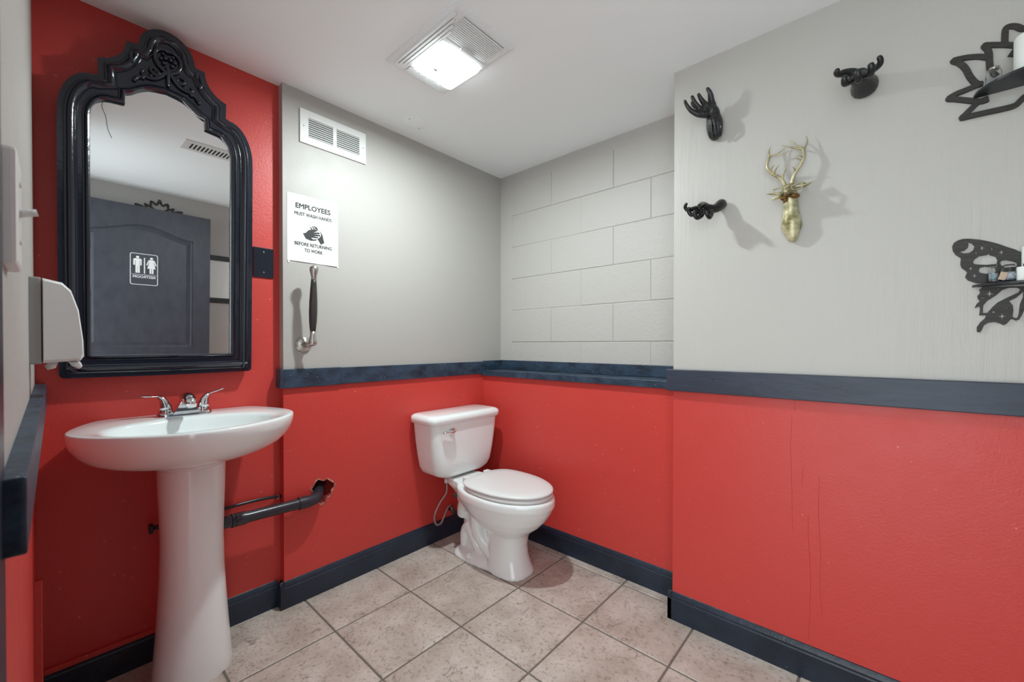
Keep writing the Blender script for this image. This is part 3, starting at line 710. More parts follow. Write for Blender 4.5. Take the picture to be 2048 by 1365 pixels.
sp2 = tag(MB().tube(catmull([(-1.8700,0.3554,0.4728), (-1.8700,0.4334,0.4773), (-1.8720,0.5270,0.4790), (-1.8780,0.6019,0.4728), (-1.8900,0.6385,0.4618)], 6), .0062, 10).done('supply_pipe', ABS, None, True), 'thin dark supply pipe above the waste pipe behind the sink', 'pipe')
MB().lathe([(.006, -.004), (.012, -.002), (.010, .006), (.0065, .008)], (-1.8890,0.6265,0.4653), (0, -1, 0), 12).done('wall_seal', PLASTER, sp2)

# ---------------------------------------------------------------- toilet
TY = 1.497
to = thing('toilet', 'white two-piece toilet in the corner with lid closed', 'toilet')
def egg(xb, xf, hw, z, n=56, cy=TY, split=.42, pf=1.0, pb=.8):
    c = xb+(xf-xb)*split; out = []
    for k in range(n):
        a = 2*PI*k/n; cx, sy_ = math.cos(a), math.sin(a)
        if cx >= 0: x = c+(xf-c)*abs(cx)**pf; y = hw*math.copysign(abs(sy_)**pf, sy_)
        else: x = c-(c-xb)*abs(cx)**pb; y = hw*math.copysign(abs(sy_)**pb, sy_)
        out.append((x, cy+y, z))
    return out
body = MB()
body.rings([egg(-1.46, -1.232, .099, 0, split=.5, pb=.6, pf=.8), egg(-1.46, -1.234, .099, .012, split=.5, pb=.6, pf=.8), egg(-1.452, -1.244, .091, .035, split=.5, pb=.6, pf=.85),
     egg(-1.446, -1.260, .085, .08, split=.5, pb=.6, pf=.88), egg(-1.446, -1.264, .083, .13, split=.5, pb=.6, pf=.9), egg(-1.450, -1.258, .087, .17, split=.5, pb=.6, pf=.92), egg(-1.47, -1.245, .097, .195, split=.5, pb=.7),
     egg(-1.50, -1.220, .116, .216, split=.5, pb=.75), egg(-1.54, -1.183, .139, .245, split=.5, pb=.8), egg(-1.60, -1.150, .160, .28, split=.5, pb=.85), egg(-1.65, -1.124, .174, .318, split=.5, pb=.9),
     egg(-1.67, -1.112, .182, .342, split=.5, pb=.9), egg(-1.67, -1.106, .186, .352, split=.5, pb=.9), egg(-1.67, -1.106, .186, .380, split=.5, pb=.9), egg(-1.665, -1.112, .180, .389, split=.5, pb=.9), egg(-1.66, -1.125, .170, .391, split=.5, pb=.9)])
body.rings([egg(-1.668, -1.38, .058, 0, split=.5, pb=.5, pf=.5), egg(-1.664, -1.38, .052, .10, split=.5, pb=.5, pf=.5), egg(-1.660, -1.38, .052, .20, split=.5, pb=.5, pf=.5), egg(-1.672, -1.40, .075, .30, split=.5, pb=.5, pf=.5), egg(-1.685, -1.45, .095, .345, split=.5, pb=.5, pf=.5)])
body.rings([egg(-1.690, -1.30, .108, 0, split=.35, pb=.5, pf=.9), egg(-1.690, -1.30, .108, .014, split=.35, pb=.5, pf=.9), egg(-1.682, -1.33, .094, .030, split=.35, pb=.55, pf=.9), egg(-1.665, -1.36, .070, .046, split=.35, pb=.6)])
body.rings([[(-1.66, TY-.060, .24), (-1.58, TY-.08, .24), (-1.58, TY+.08, .24), (-1.66, TY+.060, .24)],
            [(-1.67, TY-.085, .335), (-1.50, TY-.11, .32), (-1.50, TY+.11, .32), (-1.67, TY+.085, .335)],
            [(-1.72, TY-.090, .362), (-1.47, TY-.130, .354), (-1.47, TY+.130, .354), (-1.72, TY+.090, .362)],
            [(-1.72, TY-.090, .397), (-1.47, TY-.130, .391), (-1.47, TY+.130, .391), (-1.72, TY+.090, .397)]])
for s in (-1, 1):
    P = catmull([(-1.650, TY+s*.040, .20), (-1.625, TY+s*.052, .262), (-1.575, TY+s*.062, .282), (-1.530, TY+s*.066, .250), (-1.520, TY+s*.062, .19), (-1.495, TY+s*.054, .125), (-1.44, TY+s*.050, .075), (-1.38, TY+s*.05, .05)], 6)
    body.tube(P, [.034+.004*math.sin(k*.3) for k in range(len(P))], 16)
    P = catmull([(-1.640, TY+s*.040, .05), (-1.630, TY+s*.048, .12), (-1.600, TY+s*.052, .155), (-1.565, TY+s*.052, .12), (-1.53, TY+s*.045, .06), (-1.49, TY+s*.04, .03)], 6)
    body.tube(P, .024, 14)
bo = body.done('bowl', CHINA, to, True)
rm = bo.modifiers.new('remesh', 'REMESH'); rm.mode = 'VOXEL'; rm.voxel_size = .0042; rm.use_smooth_shade = True
sm = bo.modifiers.new('smooth', 'SMOOTH'); sm.factor = .5; sm.iterations = 7
for s in (-1, 1): MB().lathe([(.0155, 0), (.0155, .007), (.013, .016), (.007, .023), (0, .0245)], (-1.548, TY+s*.093, .025), (0, s*.3, 1), 18).done('bolt_cap', CHINA, to, True)
# seat and cover
def ringpiece(z0, z1, xb, xf, hw, hole, name, dome=0.0):
    R_ = [egg(xb+.006, xf-.006, hw-.006, z0, split=.42, pb=.62), egg(xb, xf, hw, z0+(z1-z0)*.3, split=.42, pb=.62), egg(xb, xf, hw, z0+(z1-z0)*.65, split=.42, pb=.62), egg(xb+.008, xf-.008, hw-.008, z1, split=.42, pb=.62)]
    if dome: R_ += [egg(xb+.05, xf-.05, hw-.045, z1+dome*.6, split=.42, pb=.62), egg(xb+.15, xf-.15, hw-.12, z1+dome, split=.42, pb=.62)]
    if hole: R_ += [egg(xb+.06, xf-.055, hw-.055, z1, split=.42), egg(xb+.06, xf-.055, hw-.055, z0, split=.42)]; R_.append(R_[0])
    return MB().rings(R_, not hole, not hole).done(name, PLASTIC, to, True, 60)
ringpiece(.392, .410, -1.560, -1.118, .176, True, 'seat')
ringpiece(.413, .428, -1.572, -1.116, .178, False, 'seat_cover', .004)
for s in (-1, 1): MB().box((-1.602, TY+s*.075-.018, .391), (-1.555, TY+s*.075+.018, .425)).done('hinge', PLASTIC, to, True, bevel=.006)
# tank
def rr_ring(x0, x1, y0, y1, r, z, n=6): return [(a, b, z) for a, b in rrect(x0, x1, y0, y1, r, n)]
TX0 = XA+.012; TYc = 1.490
R = []
for z, hw, xf, r in ((.404, .105, -1.690, .03), (.412, .150, -1.672, .04), (.430, .183, -1.662, .045), (.460, .200, -1.655, .045), (.53, .213, -1.651, .042), (.61, .224, -1.648, .04), (.702, .232, -1.645, .038)):
    R.append(rr_ring(TX0, xf, TYc-hw, TYc+hw, r, z))
MB().rings(R).done('tank', CHINA, to, True, 60)
R = []
for z, g, r in ((.700, .004, .045), (.704, .012, .05), (.722, .016, .052), (.736, .012, .05), (.744, .0, .045), (.7475, -.018, .035)):
    R.append(rr_ring(TX0-min(g, .008), -1.645+g, TYc-.236-g, TYc+.236+g, r, z))
MB().rings(R).done('tank_lid', CHINA, to, True, 60)
lvr = MB(); LB = Vector((-1.646, 1.372, .662))
lvr.box((LB.x-.004, LB.y-.016, LB.z-.013), (LB.x+.006, LB.y+.018, LB.z+.013))
lv = lvr.done('flush_lever', CHROME, to, bevel=.003)
MB().tube([LB+Vector((.006, .006, 0)), LB+Vector((.018, .004, 0)), LB+Vector((.022, -.012, -.001)), LB+Vector((.022, -.035, -.001)), LB+Vector((.020, -.058, .003)), LB+Vector((.018, -.070, .002))], [.010, .010, .010, .0115, .0105, .005], 10, True, .7).done('lever_arm', CHROME, lv, True)
# seat bolt under deck
MB().lathe([(0, 0), (.013, 0), (.013, .008), (.007, .010), (.007, .026), (0, .027)], (-1.655, TY-.085, .318), (.2, -1, -.1), 8).done('mounting_nut', BRASS, to, True, 40)

# supply hose and valve
sv = thing('toilet_supply_line', 'grey braided water hose looping to a corroded stop valve beside the toilet', 'hose')
P = catmull([(-1.7700,1.4384,0.3582), (-1.7750,1.4424,0.2921), (-1.7850,1.4050,0.2419), (-1.8000,1.3790,0.1742), (-1.8100,1.3969,0.1187), (-1.8100,1.4316,0.1129), (-1.8100,1.4600,0.1574), (-1.8150,1.4857,0.1852), (-1.8200,1.5118,0.1876)], 8)
MB().tube(P, .0052, 10).done('hose', HOSE, sv, True)
n0 = Vector((-1.7700,1.4384,0.3637))
MB().lathe([(.0, -.016), (.012, -.016), (.0125, .004), (.008, .006), (.008, .022)], n0, (0, 0, 1), 10).done('coupling_nut', PLASTIC, sv, True, 40)
vb = Vector((-1.8220,1.5171,0.1653))
MB().tube([vb+Vector((0, 0, .016)), vb+Vector((0, .004, -.004)), vb+Vector((.002, .016, -.024)), vb+Vector((.002, .03, -.032))], [.008, .0105, .0125, .010], 12).done('valve_body', BRASS, sv, True)
MB().tube([vb+Vector((0, .03, -.030)), vb+Vector((0, .046, -.030)), vb+Vector((0, .052, -.030))], [.006, .016, .014], 8, True, .7).done('valve_knob', BRASS, sv)
MB().tube([vb+Vector((0, .012, -.015)), vb+Vector((-.034, .012, -.015))], [.008, .008], 10).done('wall_stub', BRASS, sv, True)

# ---------------------------------------------------------------- soap dispenser
sd = thing('soap_dispenser', 'white and grey wall soap dispenser at the left edge by the mirror', 'soap dispenser')
DX0, DX1 = -1.50, -1.385; DYb = -.040
def dsec(x, g):  # outline in (y, z)
    P = [(0.030, 1.068), (.088, 1.072), (.094, 1.082), (.093, 1.12), (.086, 1.19), (.074, 1.235), (.060, 1.252), (.030, 1.259)]
    c = (.055, 1.165)
    return [(x, DYb+c[0]+(a-c[0])*g-.008, c[1]+(b-c[1])*g) for a, b in P]
MB().rings([dsec(DX0, .94), dsec(DX0+.006, 1), dsec(DX1-.010, 1), dsec(DX1-.003, .975), dsec(DX1, .93)]).done('cover', PLASTIC, sd, True, 35)
MB().box((DX0+.001, DYb-.002, 1.066), (DX1-.002, DYb+.0205, 1.260)).done('back_housing', GREYP, sd, bevel=.003)
MB().rings([[(x, DYb+.060, 1.070), (x, DYb+.080, 1.070), (x, DYb+.084, 1.058), (x, DYb+.078, 1.052), (x, DYb+.066, 1.060)] for x in (DX0+.03, DX1-.012)]).done('push_lever', PLASTIC, sd, bevel=.003)
MB().tube([(-1.43, DYb+.036, 1.070), (-1.43, DYb+.034, 1.060), (-1.43, DYb+.026, 1.056)], [.010, .009, .006], 10).done('nozzle', PLASTIC, sd, True)

# light switch
ls = thing('light_switch', 'white toggle light switch plate at the far left edge', 'light switch')
ys = lambda x: -.041+(x+1.9)*.0062
MB().box((-.70, ys(-.665)-.003, 1.188), (-.625, ys(-.665)+.010, 1.303)).done('plate', PLASTIC, ls, bevel=.004)
MB().tube([(-.662, ys(-.662)+.008, 1.245), (-.662, ys(-.662)+.022, 1.249)], [.0045, .0035], 8).done('toggle', PLASTIC, ls, True)
for z in (1.275, 1.216): MB().lathe([(0, 0), (.0035, 0), (.003, .0015), (0, .002)], (-.662, ys(-.662)+.010, z), (0, 1, 0), 8).done('screw', PLASTIC, ls)

# ---------------------------------------------------------------- open door behind the viewer (seen in the mirror)
DXF = .64
door = tag(MB().box((DXF+.006, -.004, .012), (DXF+.04, .905, 2.038)).done('door_1', DOORM, None), 'charcoal painted panel door standing open, reflected in the mirror', 'door', kind='structure')
def camel(y0, y1, z0, z1, arch, n=24):
    P = [(y0, z0), (y1, z0), (y1, z1)]
    for k in range(1, n): t = k/n; P.append((y1+(y0-y1)*t, z1+arch*(.5-.5*math.cos(2*PI*t))))
    return P+[(y0, z1)]
wd = lambda a, b, d: (DXF+d, a, b)
up = camel(.150, .785, .93, 1.825, .075); low = [(.150, .20), (.785, .20), (.785, .78), (.150, .78)]
mb = MB(); plate(mb, [(-.004, .012), (.905, .012), (.905, 2.038), (-.004, 2.038)], [up, low], wd, 0, .007)
mb.done('stiles_and_rails', DOORM, door)
for P in (up, low):
    P = [Vector(p) for p in clean(P)]
    R = [[wd(v[0], v[1], h) for v in offset(P, d)] for d, h in ((0, 0), (.004, -.003), (.009, -.002), (.014, .005), (.020, .0058), (.045, .0005))]
    MB().rings(R, False, True).done('panel', DOORM, door)
# door sign
sg = thing('restroom_sign', 'dark restroom sign with white man and woman figures on the open door', 'sign')
S0, S1, SZ0, SZ1 = .392, .560, 1.425, 1.672
mb = MB(); MB().rings([[(DXF-.0005, a, b) for a, b in rrect(S0, S1, SZ0, SZ1, .014)], [(DXF-.003, a, b) for a, b in rrect(S0, S1, SZ0, SZ1, .014)]]).done('sign_plate', SIGNM, sg)
SD = -.0036
ws = lambda a, b, d: (DXF+SD+d, a, b)
mb = MB(); plate(mb, rrect(S0+.001, S1-.001, SZ0+.001, SZ1-.001, .014), [rrect(S0+.005, S1-.005, SZ0+.005, SZ1-.005, .011)], ws, 0, .0005); mb.done('border', WHITEI, sg)
pic = MB()
def fs(P): 
    P = [Vector((p[0], p[1], 0)) for p in P]; T = tessellate_polygon([P]); pic.add([ws(p.x, p.y, 0) for p in P], [tuple(t) for t in T])
def circ(a, b, r): fs([(a+r*math.cos(t), b+r*math.sin(t)) for t in [2*PI*k/20 for k in range(20)]])
# real sign as seen facing it (from -x side, y increases to the left): man on the left as in mirror image reversed
def FX(k): return S0+(S1-S0)*k
def FZ(k): return SZ0+(SZ1-SZ0)*k
circ(FX(.27), FZ(.875), .0095)
fs([(FX(x), FZ(z)) for x, z in ((.14, .815), (.17, .83), (.37, .83), (.40, .815), (.41, .80), (.41, .62), (.36, .62), (.36, .765), (.345, .765), (.345, .38), (.275, .38), (.275, .60), (.265, .60), (.265, .38), (.195, .38), (.195, .765), (.18, .765), (.18, .62), (.12, .62), (.12, .80))])
circ(FX(.76), FZ(.865), .0092)
fs([(FX(x), FZ(z)) for x, z in ((.68, .82), (.84, .82), (.88, .79), (.95, .65), (.90, .64), (.85, .75), (.84, .74), (.91, .54), (.83, .54), (.83, .38), (.77, .38), (.77, .54), (.75, .54), (.75, .38), (.69, .38), (.69, .54), (.61, .54), (.68, .74), (.67, .75), (.62, .64), (.57, .65), (.64, .79))])
fs([(FX(.49), FZ(.37)), (FX(.53), FZ(.37)), (FX(.53), FZ(.87)), (FX(.49), FZ(.87))])
fs([(FX(.06), FZ(.325)), (FX(.94), FZ(.325)), (FX(.94), FZ(.335)), (FX(.06), FZ(.335))])
pic.done('figures', WHITEI, sg)
DSGN[0] = -1
text3('RESTROOM', .026, lambda a, b, d: (DXF+SD, (S0+S1)-a, b), 0, (S0+S1)/2, FZ(.225), width=.132, bold=.0006).done('lettering', WHITEI, sg)

# second lotus on the rear wall, just showing over the door
RO = [0.0]
def ribbon(mb, P, w_, to3, d0, d1, closed=False):
    P = [Vector((p[0], p[1])) for p in P]; n = len(P); Lf = []; Rt = []
    for i in range(n):
        t = (P[min(i+1, n-1)]-P[max(i-1, 0)]).normalized(); nn = Vector((-t.y, t.x))
        Lf.append(P[i]+nn*w_/2); Rt.append(P[i]-nn*w_/2)
    V = []; F = []
    for i in range(n):
        e = .0009*i/n+RO[0]; V += [to3(*Lf[i], d0), to3(*Rt[i], d0), to3(*Rt[i], d1+e), to3(*Lf[i], d1+e)]
    for i in range(n-1):
        for k in range(4): F.append((i*4+k, i*4+(k+1) % 4, i*4+4+(k+1) % 4, i*4+4+k))
    F += [(3, 2, 1, 0), (n*4-4, n*4-3, n*4-2, n*4-1)]
    mb.add(V, F)
def lotus(to3, cx, w_=.0125, d=.006):
    """open lotus outline of bent petals, symmetric about cx (local a), heights local b around 0 = shelf level"""
    mb = MB()
    base = [[(.055, .055, .0), ], ]
    for s in (1, -1):
        f = lambda L_: [(cx-s*a, b) for a, b in L_]
        for q_, L_ in enumerate(LOT):
            RO[0] = .0011*q_+(.0004 if s < 0 else 0)
            ribbon(mb, [p[:2] for p in catmull([(a, b, 0) for a, b in f(L_)], 5)], w_, to3, 0, d)
    return mb
ZL = 1.779; LCX = .300
LOTW = [
 [(0.2450,1.6680,1.8951), (0.2448,1.6680,1.9191), (0.2459,1.6680,1.9389), (0.2516,1.6680,1.9424), (0.2631,1.6680,1.9365), (0.2771,1.6680,1.9230)],
 [(0.2650,1.6680,1.8826), (0.2527,1.6680,1.8933), (0.2324,1.6680,1.9036), (0.2164,1.6680,1.9109), (0.2091,1.6680,1.9129), (0.2149,1.6680,1.8999), (0.2182,1.6680,1.8838), (0.2187,1.6680,1.8665), (0.2204,1.6680,1.8463), (0.2266,1.6680,1.8290), (0.2330,1.6680,1.8177)],
 [(0.2150,1.6680,1.8779), (0.2003,1.6680,1.8872), (0.1837,1.6680,1.8937), (0.1668,1.6680,1.8978), (0.1521,1.6680,1.8983), (0.1643,1.6680,1.8859), (0.1755,1.6680,1.8663), (0.1841,1.6680,1.8401), (0.1942,1.6680,1.8197), (0.2050,1.6680,1.8090)],
 [(0.2074,1.6680,1.8129), (0.1943,1.6680,1.8110), (0.1742,1.6680,1.8069), (0.1571,1.6680,1.8038), (0.1441,1.6680,1.7964), (0.1572,1.6680,1.7899), (0.1812,1.6680,1.7767), (0.2045,1.6680,1.7650), (0.2175,1.6680,1.7660)],
 [(0.2174,1.6680,1.7684), (0.1996,1.6680,1.7645), (0.1864,1.6680,1.7522), (0.1764,1.6680,1.7411), (0.1700,1.6680,1.7334), (0.1882,1.6680,1.7329), (0.2177,1.6680,1.7318), (0.2585,1.6680,1.7307), (0.2706,1.6680,1.7390), (0.2784,1.6680,1.7477)]]
LOT = [[(LCX-p[0], p[2]-ZL) for p in L_] for L_ in LOTW]
LOT[0] += [(.012, LOT[0][-1][1]+.012), (0, LOT[0][-1][1]+.045)]
LOT[4] += [(0, LOT[4][-1][1]+.012)]
LOT[1] = [(0.045, LOT[1][0][1]-.02)]+LOT[1]
l2 = tag(lotus(lambda a, b, d: (XE-d, a, b), 0, .014).done('lotus_wall_shelf', BWOOD, None), 'black lotus outline wall shelf peeking over the door top in the mirror', 'wall shelf')
l2.location = (0, .585, 1.955)
sh = MB(); sh.rings([[(XE-.115*math.sin(a), -.11*math.cos(a), z) for a in [PI*k/24 for k in range(25)]] for z in (0, .006)]); sh.V = [(v[0], v[1], v[2]) for v in sh.V]
sh.done('shelf_board', BWOOD, l2)

# ---------------------------------------------------------------- lotus shelf on the right wall with jar and candle
lo = thing('lotus_wall_shelf', 'black lotus outline wall shelf at the upper right with jar and candle', 'wall shelf')
lotus(lambda a, b, d: (a, YC-d, ZL+b), LCX, .0125, .005).done('lotus_outline', BWOOD, lo)
BB = mat('black_board', srgb(34, 36, 42), .35)
MB().rings([[(LCX-.110*math.cos(a), YC-.005-.107*math.sin(a), z) for a in [PI*k/32 for k in range(33)]] for z in (ZL-.0015, ZL+.0045)]).done('shelf_board', BB, lo)
def jar(name, c, r, h, label, fill=None, grp=None):
    j = thing(name, label, 'jar', group=grp); c = Vector(c)
    MB().lathe([(0, 0), (r*.9, 0), (r, .003), (r, h*.66), (r*.93, h*.76), (r*.72, h*.82), (r*.74, h*.86), (r*.80, h*.87), (r*.80, h*.90), (r*.7, h*.90), (r*.66, h*.84), (r*.84, h*.73), (r*.9, h*.64), (r*.9, .004), (0, .003)], c, (0, 0, 1), 24, True).done('glass_body', GLASS, j, True)
    if fill: MB().lathe([(0, .0036), (r*.86, .0045), (r*.86, h*.55), (0, h*.58)], c, (0, 0, 1), 18).done('contents', fill, j, True)
    MB().lathe([(0, h*.85), (r*.62, h*.85), (r*.68, h*.93), (r*.66, h), (0, h)], c, (0, 0, 1), 16).done('stopper', GLASS if fill else NICKEL, j, True)
    return j
jar('glass_jar', (.2205, 1.622, ZL+.0048), .0145, .044, 'small clear glass jar standing alone on the lotus shelf')
def candle(c, r, h, label):
    o = MB().lathe([(0, 0), (r*.97, 0), (r, .003), (r, h-.003), (r*.96, h), (r*.6, h-.003), (0, h-.005)], c, (0, 0, 1), 32).done('pillar_candle', WAX, None, True, 50)
    MB().tube([(c[0], c[1], c[2]+h-.006), (c[0], c[1], c[2]+h+.008)], .0012, 6).done('wick', INK, o)
    return tag(o, label, 'candle')
candle((.286, 1.614, ZL+.0048), .034, .095, 'white pillar candle on the black lotus shelf, cut by the right edge')

# ---------------------------------------------------------------- butterfly shelf
bf = thing('butterfly_wall_shelf', 'black cut-out moth wing wall shelf with moon and stars at the right edge', 'wall shelf')
w2 = lambda P: [(p[0], p[2]) for p in P]
upw = w2([(0.2735,1.6680,1.3519), (0.2658,1.6680,1.3588), (0.2519,1.6680,1.3674), (0.2393,1.6680,1.3767), (0.2282,1.6680,1.3833), (0.2153,1.6680,1.3899), (0.2038,1.6680,1.3948), (0.1838,1.6680,1.4007), (0.1736,1.6680,1.4017), (0.1651,1.6680,1.3996), (0.1573,1.6680,1.3938), (0.1541,1.6680,1.3842), (0.1558,1.6680,1.3712), (0.1610,1.6680,1.3597), (0.1709,1.6680,1.3497), (0.1700,1.6680,1.3311), (0.1725,1.6680,1.3220), (0.1776,1.6680,1.3163), (0.1828,1.6680,1.3089), (0.1790,1.6680,1.2961), (0.1846,1.6680,1.2867), (0.1980,1.6680,1.2791), (0.2177,1.6680,1.2746), (0.2740,1.6680,1.2798)])
upw += [(LCX-.008, 1.285), (LCX-.008, 1.342)]
def cross(zx, zy, r): return None
def star(c, r):
    out = []
    for k in range(8):
        a = PI/2*(k//2)+(PI/4 if k % 2 else 0)+PI/2; q_ = r*(1.15 if k % 4 == 0 else 1.0) if k % 2 == 0 else r*.24
        out.append((c[0]+q_*math.cos(a), c[1]+q_*math.sin(a)))
    return out
moon = w2([(0.1830,1.6680,1.3908), (0.1906,1.6680,1.3871), (0.1957,1.6680,1.3775), (0.1932,1.6680,1.3680), (0.1858,1.6680,1.3616), (0.1756,1.6680,1.3619), (0.1670,1.6680,1.3679), (0.1773,1.6680,1.3692), (0.1831,1.6680,1.3758), (0.1846,1.6680,1.3831)])
c1 = w2([(0.1927,1.6680,1.3332), (0.1951,1.6680,1.3416), (0.2041,1.6680,1.3502), (0.2188,1.6680,1.3518), (0.2209,1.6680,1.3552), (0.2228,1.6680,1.3507), (0.2333,1.6680,1.3444), (0.2365,1.6680,1.3347), (0.2350,1.6680,1.3252), (0.2174,1.6680,1.3250), (0.1977,1.6680,1.3286)])
c2 = w2([(0.2405,1.6680,1.3281), (0.2444,1.6680,1.3331), (0.2522,1.6680,1.3330), (0.2614,1.6680,1.3289), (0.2691,1.6680,1.3236), (0.2699,1.6680,1.3158), (0.2523,1.6680,1.3176), (0.2429,1.6680,1.3198)])
c3 = w2([(0.2036,1.6680,1.3119), (0.2060,1.6680,1.3191), (0.2142,1.6680,1.3205), (0.2303,1.6680,1.3173), (0.2351,1.6680,1.3082), (0.2304,1.6680,1.2978), (0.2127,1.6680,1.3022), (0.2053,1.6680,1.3056)])
S_ = lambda p, r: star((p[0], p[2]), r)
K = 1/5.46/740
holes_u = [moon, c1, c2, c3, S_((0.2092,1.6680,1.3714), 34*K), S_((0.2267,1.6680,1.3658), 22*K), S_((0.2430,1.6680,1.3551), 34*K), S_((0.1985,1.6680,1.3602), 22*K), S_((0.2116,1.6680,1.3836), 16*K), S_((0.1894,1.6680,1.3191), 30*K), S_((0.1964,1.6680,1.2984), 32*K)]
loww = w2([(0.2113,1.6680,1.2666), (0.2048,1.6680,1.2586), (0.2068,1.6680,1.2502), (0.2016,1.6680,1.2427), (0.2030,1.6680,1.2340), (0.2063,1.6680,1.2288), (0.2004,1.6680,1.2210), (0.1972,1.6680,1.2102), (0.2056,1.6680,1.2152), (0.2071,1.6680,1.2077), (0.2053,1.6680,1.1904), (0.2177,1.6680,1.1903), (0.2164,1.6680,1.1830), (0.2070,1.6680,1.1705), (0.2014,1.6680,1.1583), (0.2014,1.6680,1.1471), (0.2064,1.6680,1.1438), (0.2101,1.6680,1.1507), (0.2136,1.6680,1.1629), (0.2217,1.6680,1.1700), (0.2329,1.6680,1.1716), (0.2424,1.6680,1.1673), (0.2479,1.6680,1.1628), (0.2534,1.6680,1.1665), (0.2595,1.6680,1.1771), (0.2633,1.6680,1.1781), (0.2687,1.6680,1.1736), (0.2740,1.6680,1.1765), (0.2780,1.6680,1.1870), (0.2821,1.6680,1.2010), (0.2848,1.6680,1.2315), (0.2846,1.6680,1.2598)])
loww[-2:] = [(LCX-.008, 1.20), (LCX-.008, 1.262), (LCX-.02, 1.262)]
g1 = w2([(0.2117,1.6680,1.2025), (0.2124,1.6680,1.2172), (0.2197,1.6680,1.2290), (0.2340,1.6680,1.2414), (0.2449,1.6680,1.2550), (0.2558,1.6680,1.2601), (0.2696,1.6680,1.2593), (0.2757,1.6680,1.2547), (0.2727,1.6680,1.2466), (0.2529,1.6680,1.2339), (0.2373,1.6680,1.2229), (0.2278,1.6680,1.2101), (0.2199,1.6680,1.1959), (0.2118,1.6680,1.1963)])
g2 = w2([(0.2568,1.6680,1.2252), (0.2683,1.6680,1.2327), (0.2773,1.6680,1.2439), (0.2810,1.6680,1.2483), (0.2803,1.6680,1.2342), (0.2752,1.6680,1.2156), (0.2738,1.6680,1.1943), (0.2717,1.6680,1.1813), (0.2671,1.6680,1.1803), (0.2628,1.6680,1.1841), (0.2642,1.6680,1.1996), (0.2630,1.6680,1.2140)])
holes_l = [g1, g2, S_((0.2234,1.6680,1.2471), 40*K), S_((0.2107,1.6680,1.2371), 20*K), S_((0.2308,1.6680,1.1978), 26*K), S_((0.2454,1.6680,1.1861), 38*K), S_((0.2531,1.6680,1.2079), 18*K), S_((0.2383,1.6680,1.2588), 16*K)]
def wing(outer, holes, name):
    mb = MB(); f = lambda a, b, d: (a, YC-d, b)
    plate(mb, outer, holes, f, .001, .005)
    g = lambda a, b, d: (2*LCX-a, YC-d, b)
    plate(mb, outer, holes, g, .001, .005)
    return mb.done(name, BWOOD, bf)
wing(upw, holes_u, 'upper_wings'); wing(loww, holes_l, 'lower_wings')
MB().rings([[(LCX+a, YC-d_, b) for a, b in ((-.010, 1.16), (.010, 1.16), (.016, 1.24), (.014, 1.34), (.008, 1.36), (-.008, 1.36), (-.014, 1.34), (-.016, 1.24))] for d_ in (0.0, .006)]).done('body', BWOOD, bf)
ZB = 1.2665
MB().rings([[(LCX-.108*math.cos(a), YC-.004-.066*math.sin(a), z) for a in [PI*k/32 for k in range(33)]] for z in (ZB, ZB+.0055)]).done('shelf_board', BB, bf)
jar('glitter_jar', (.2275, 1.648, ZB+.0058), .0100, .049, 'slim glass jar of pink glitter beside the tagged jar on the moth shelf', GLIT)
j2 = jar('glitter_jar', (.2530, 1.6355, ZB+.0058), .0150, .045, 'wider glass jar of teal glitter with a paper tag on the moth shelf', GLIT)
MB().box((-.0065, -.0004, -.010), (.0065, .0004, .010)).done('paper_tag', TAG, j2)
tg = [c for c in j2.children if c.name.startswith('paper_tag')][0]; tg.location = (.2395, 1.6205, ZB+.021); tg.rotation_euler = (.12, .25, .3)
candle((.2745, 1.628, ZB+.0058), .0125, .035, 'short white candle beside the jars on the moth shelf')
candle((.2875, 1.655, ZB+.0058), .0125, .090, 'tall thin white candle behind the short one on the moth shelf')

# ---------------------------------------------------------------- sculpted hands
def fin(P, r0_, r1_):
    n = len(P); return [(Vector(p), r0_+(r1_-r0_)*i/(n-1)) for i, p in enumerate(P)]
def hand(name, label, m, wrist, palm, fingers, rk=1.15, extra=None):
    """wrist/palm chains and separate finger chains merged into one object, each finger rooted in the palm"""
    global RK
    RK = rk
    root = thing(name, label, 'sculpture')
    parts = [skin('hand', [wrist+palm], m, root)]
    base = parts[0]
    bm = bmesh.new(); bm.from_mesh(base.data)
    for f_ in fingers:
        o = skin('f', [f_], m, None); bm.from_mesh(o.data); bpy.data.objects.remove(o, do_unlink=True)
    bm.to_mesh(base.data); bm.free()
    for p in base.data.polygons: p.use_smooth = True
    if extra:
        t_ = MB()
        for P_e, r_e in extra: t_.tube(P_e, r_e, 8)
        base.data.update(); bm = bmesh.new(); bm.from_mesh(base.data)
        me_ = bpy.data.meshes.new('t'); me_.from_pydata(t_.V, [], t_.F); bm.from_mesh(me_); bmesh.ops.recalc_face_normals(bm, faces=bm.faces); bm.to_mesh(base.data); bm.free()
        for p in base.data.polygons: p.use_smooth = True
    rm = base.modifiers.new('r', 'REMESH'); rm.mode = 'VOXEL'; rm.voxel_size = .0013; rm.use_smooth_shade = True
    sm = base.modifiers.new('sm', 'SMOOTH'); sm.factor = .5; sm.iterations = 3 if extra else 6
    RK = 1.0
    return root, base
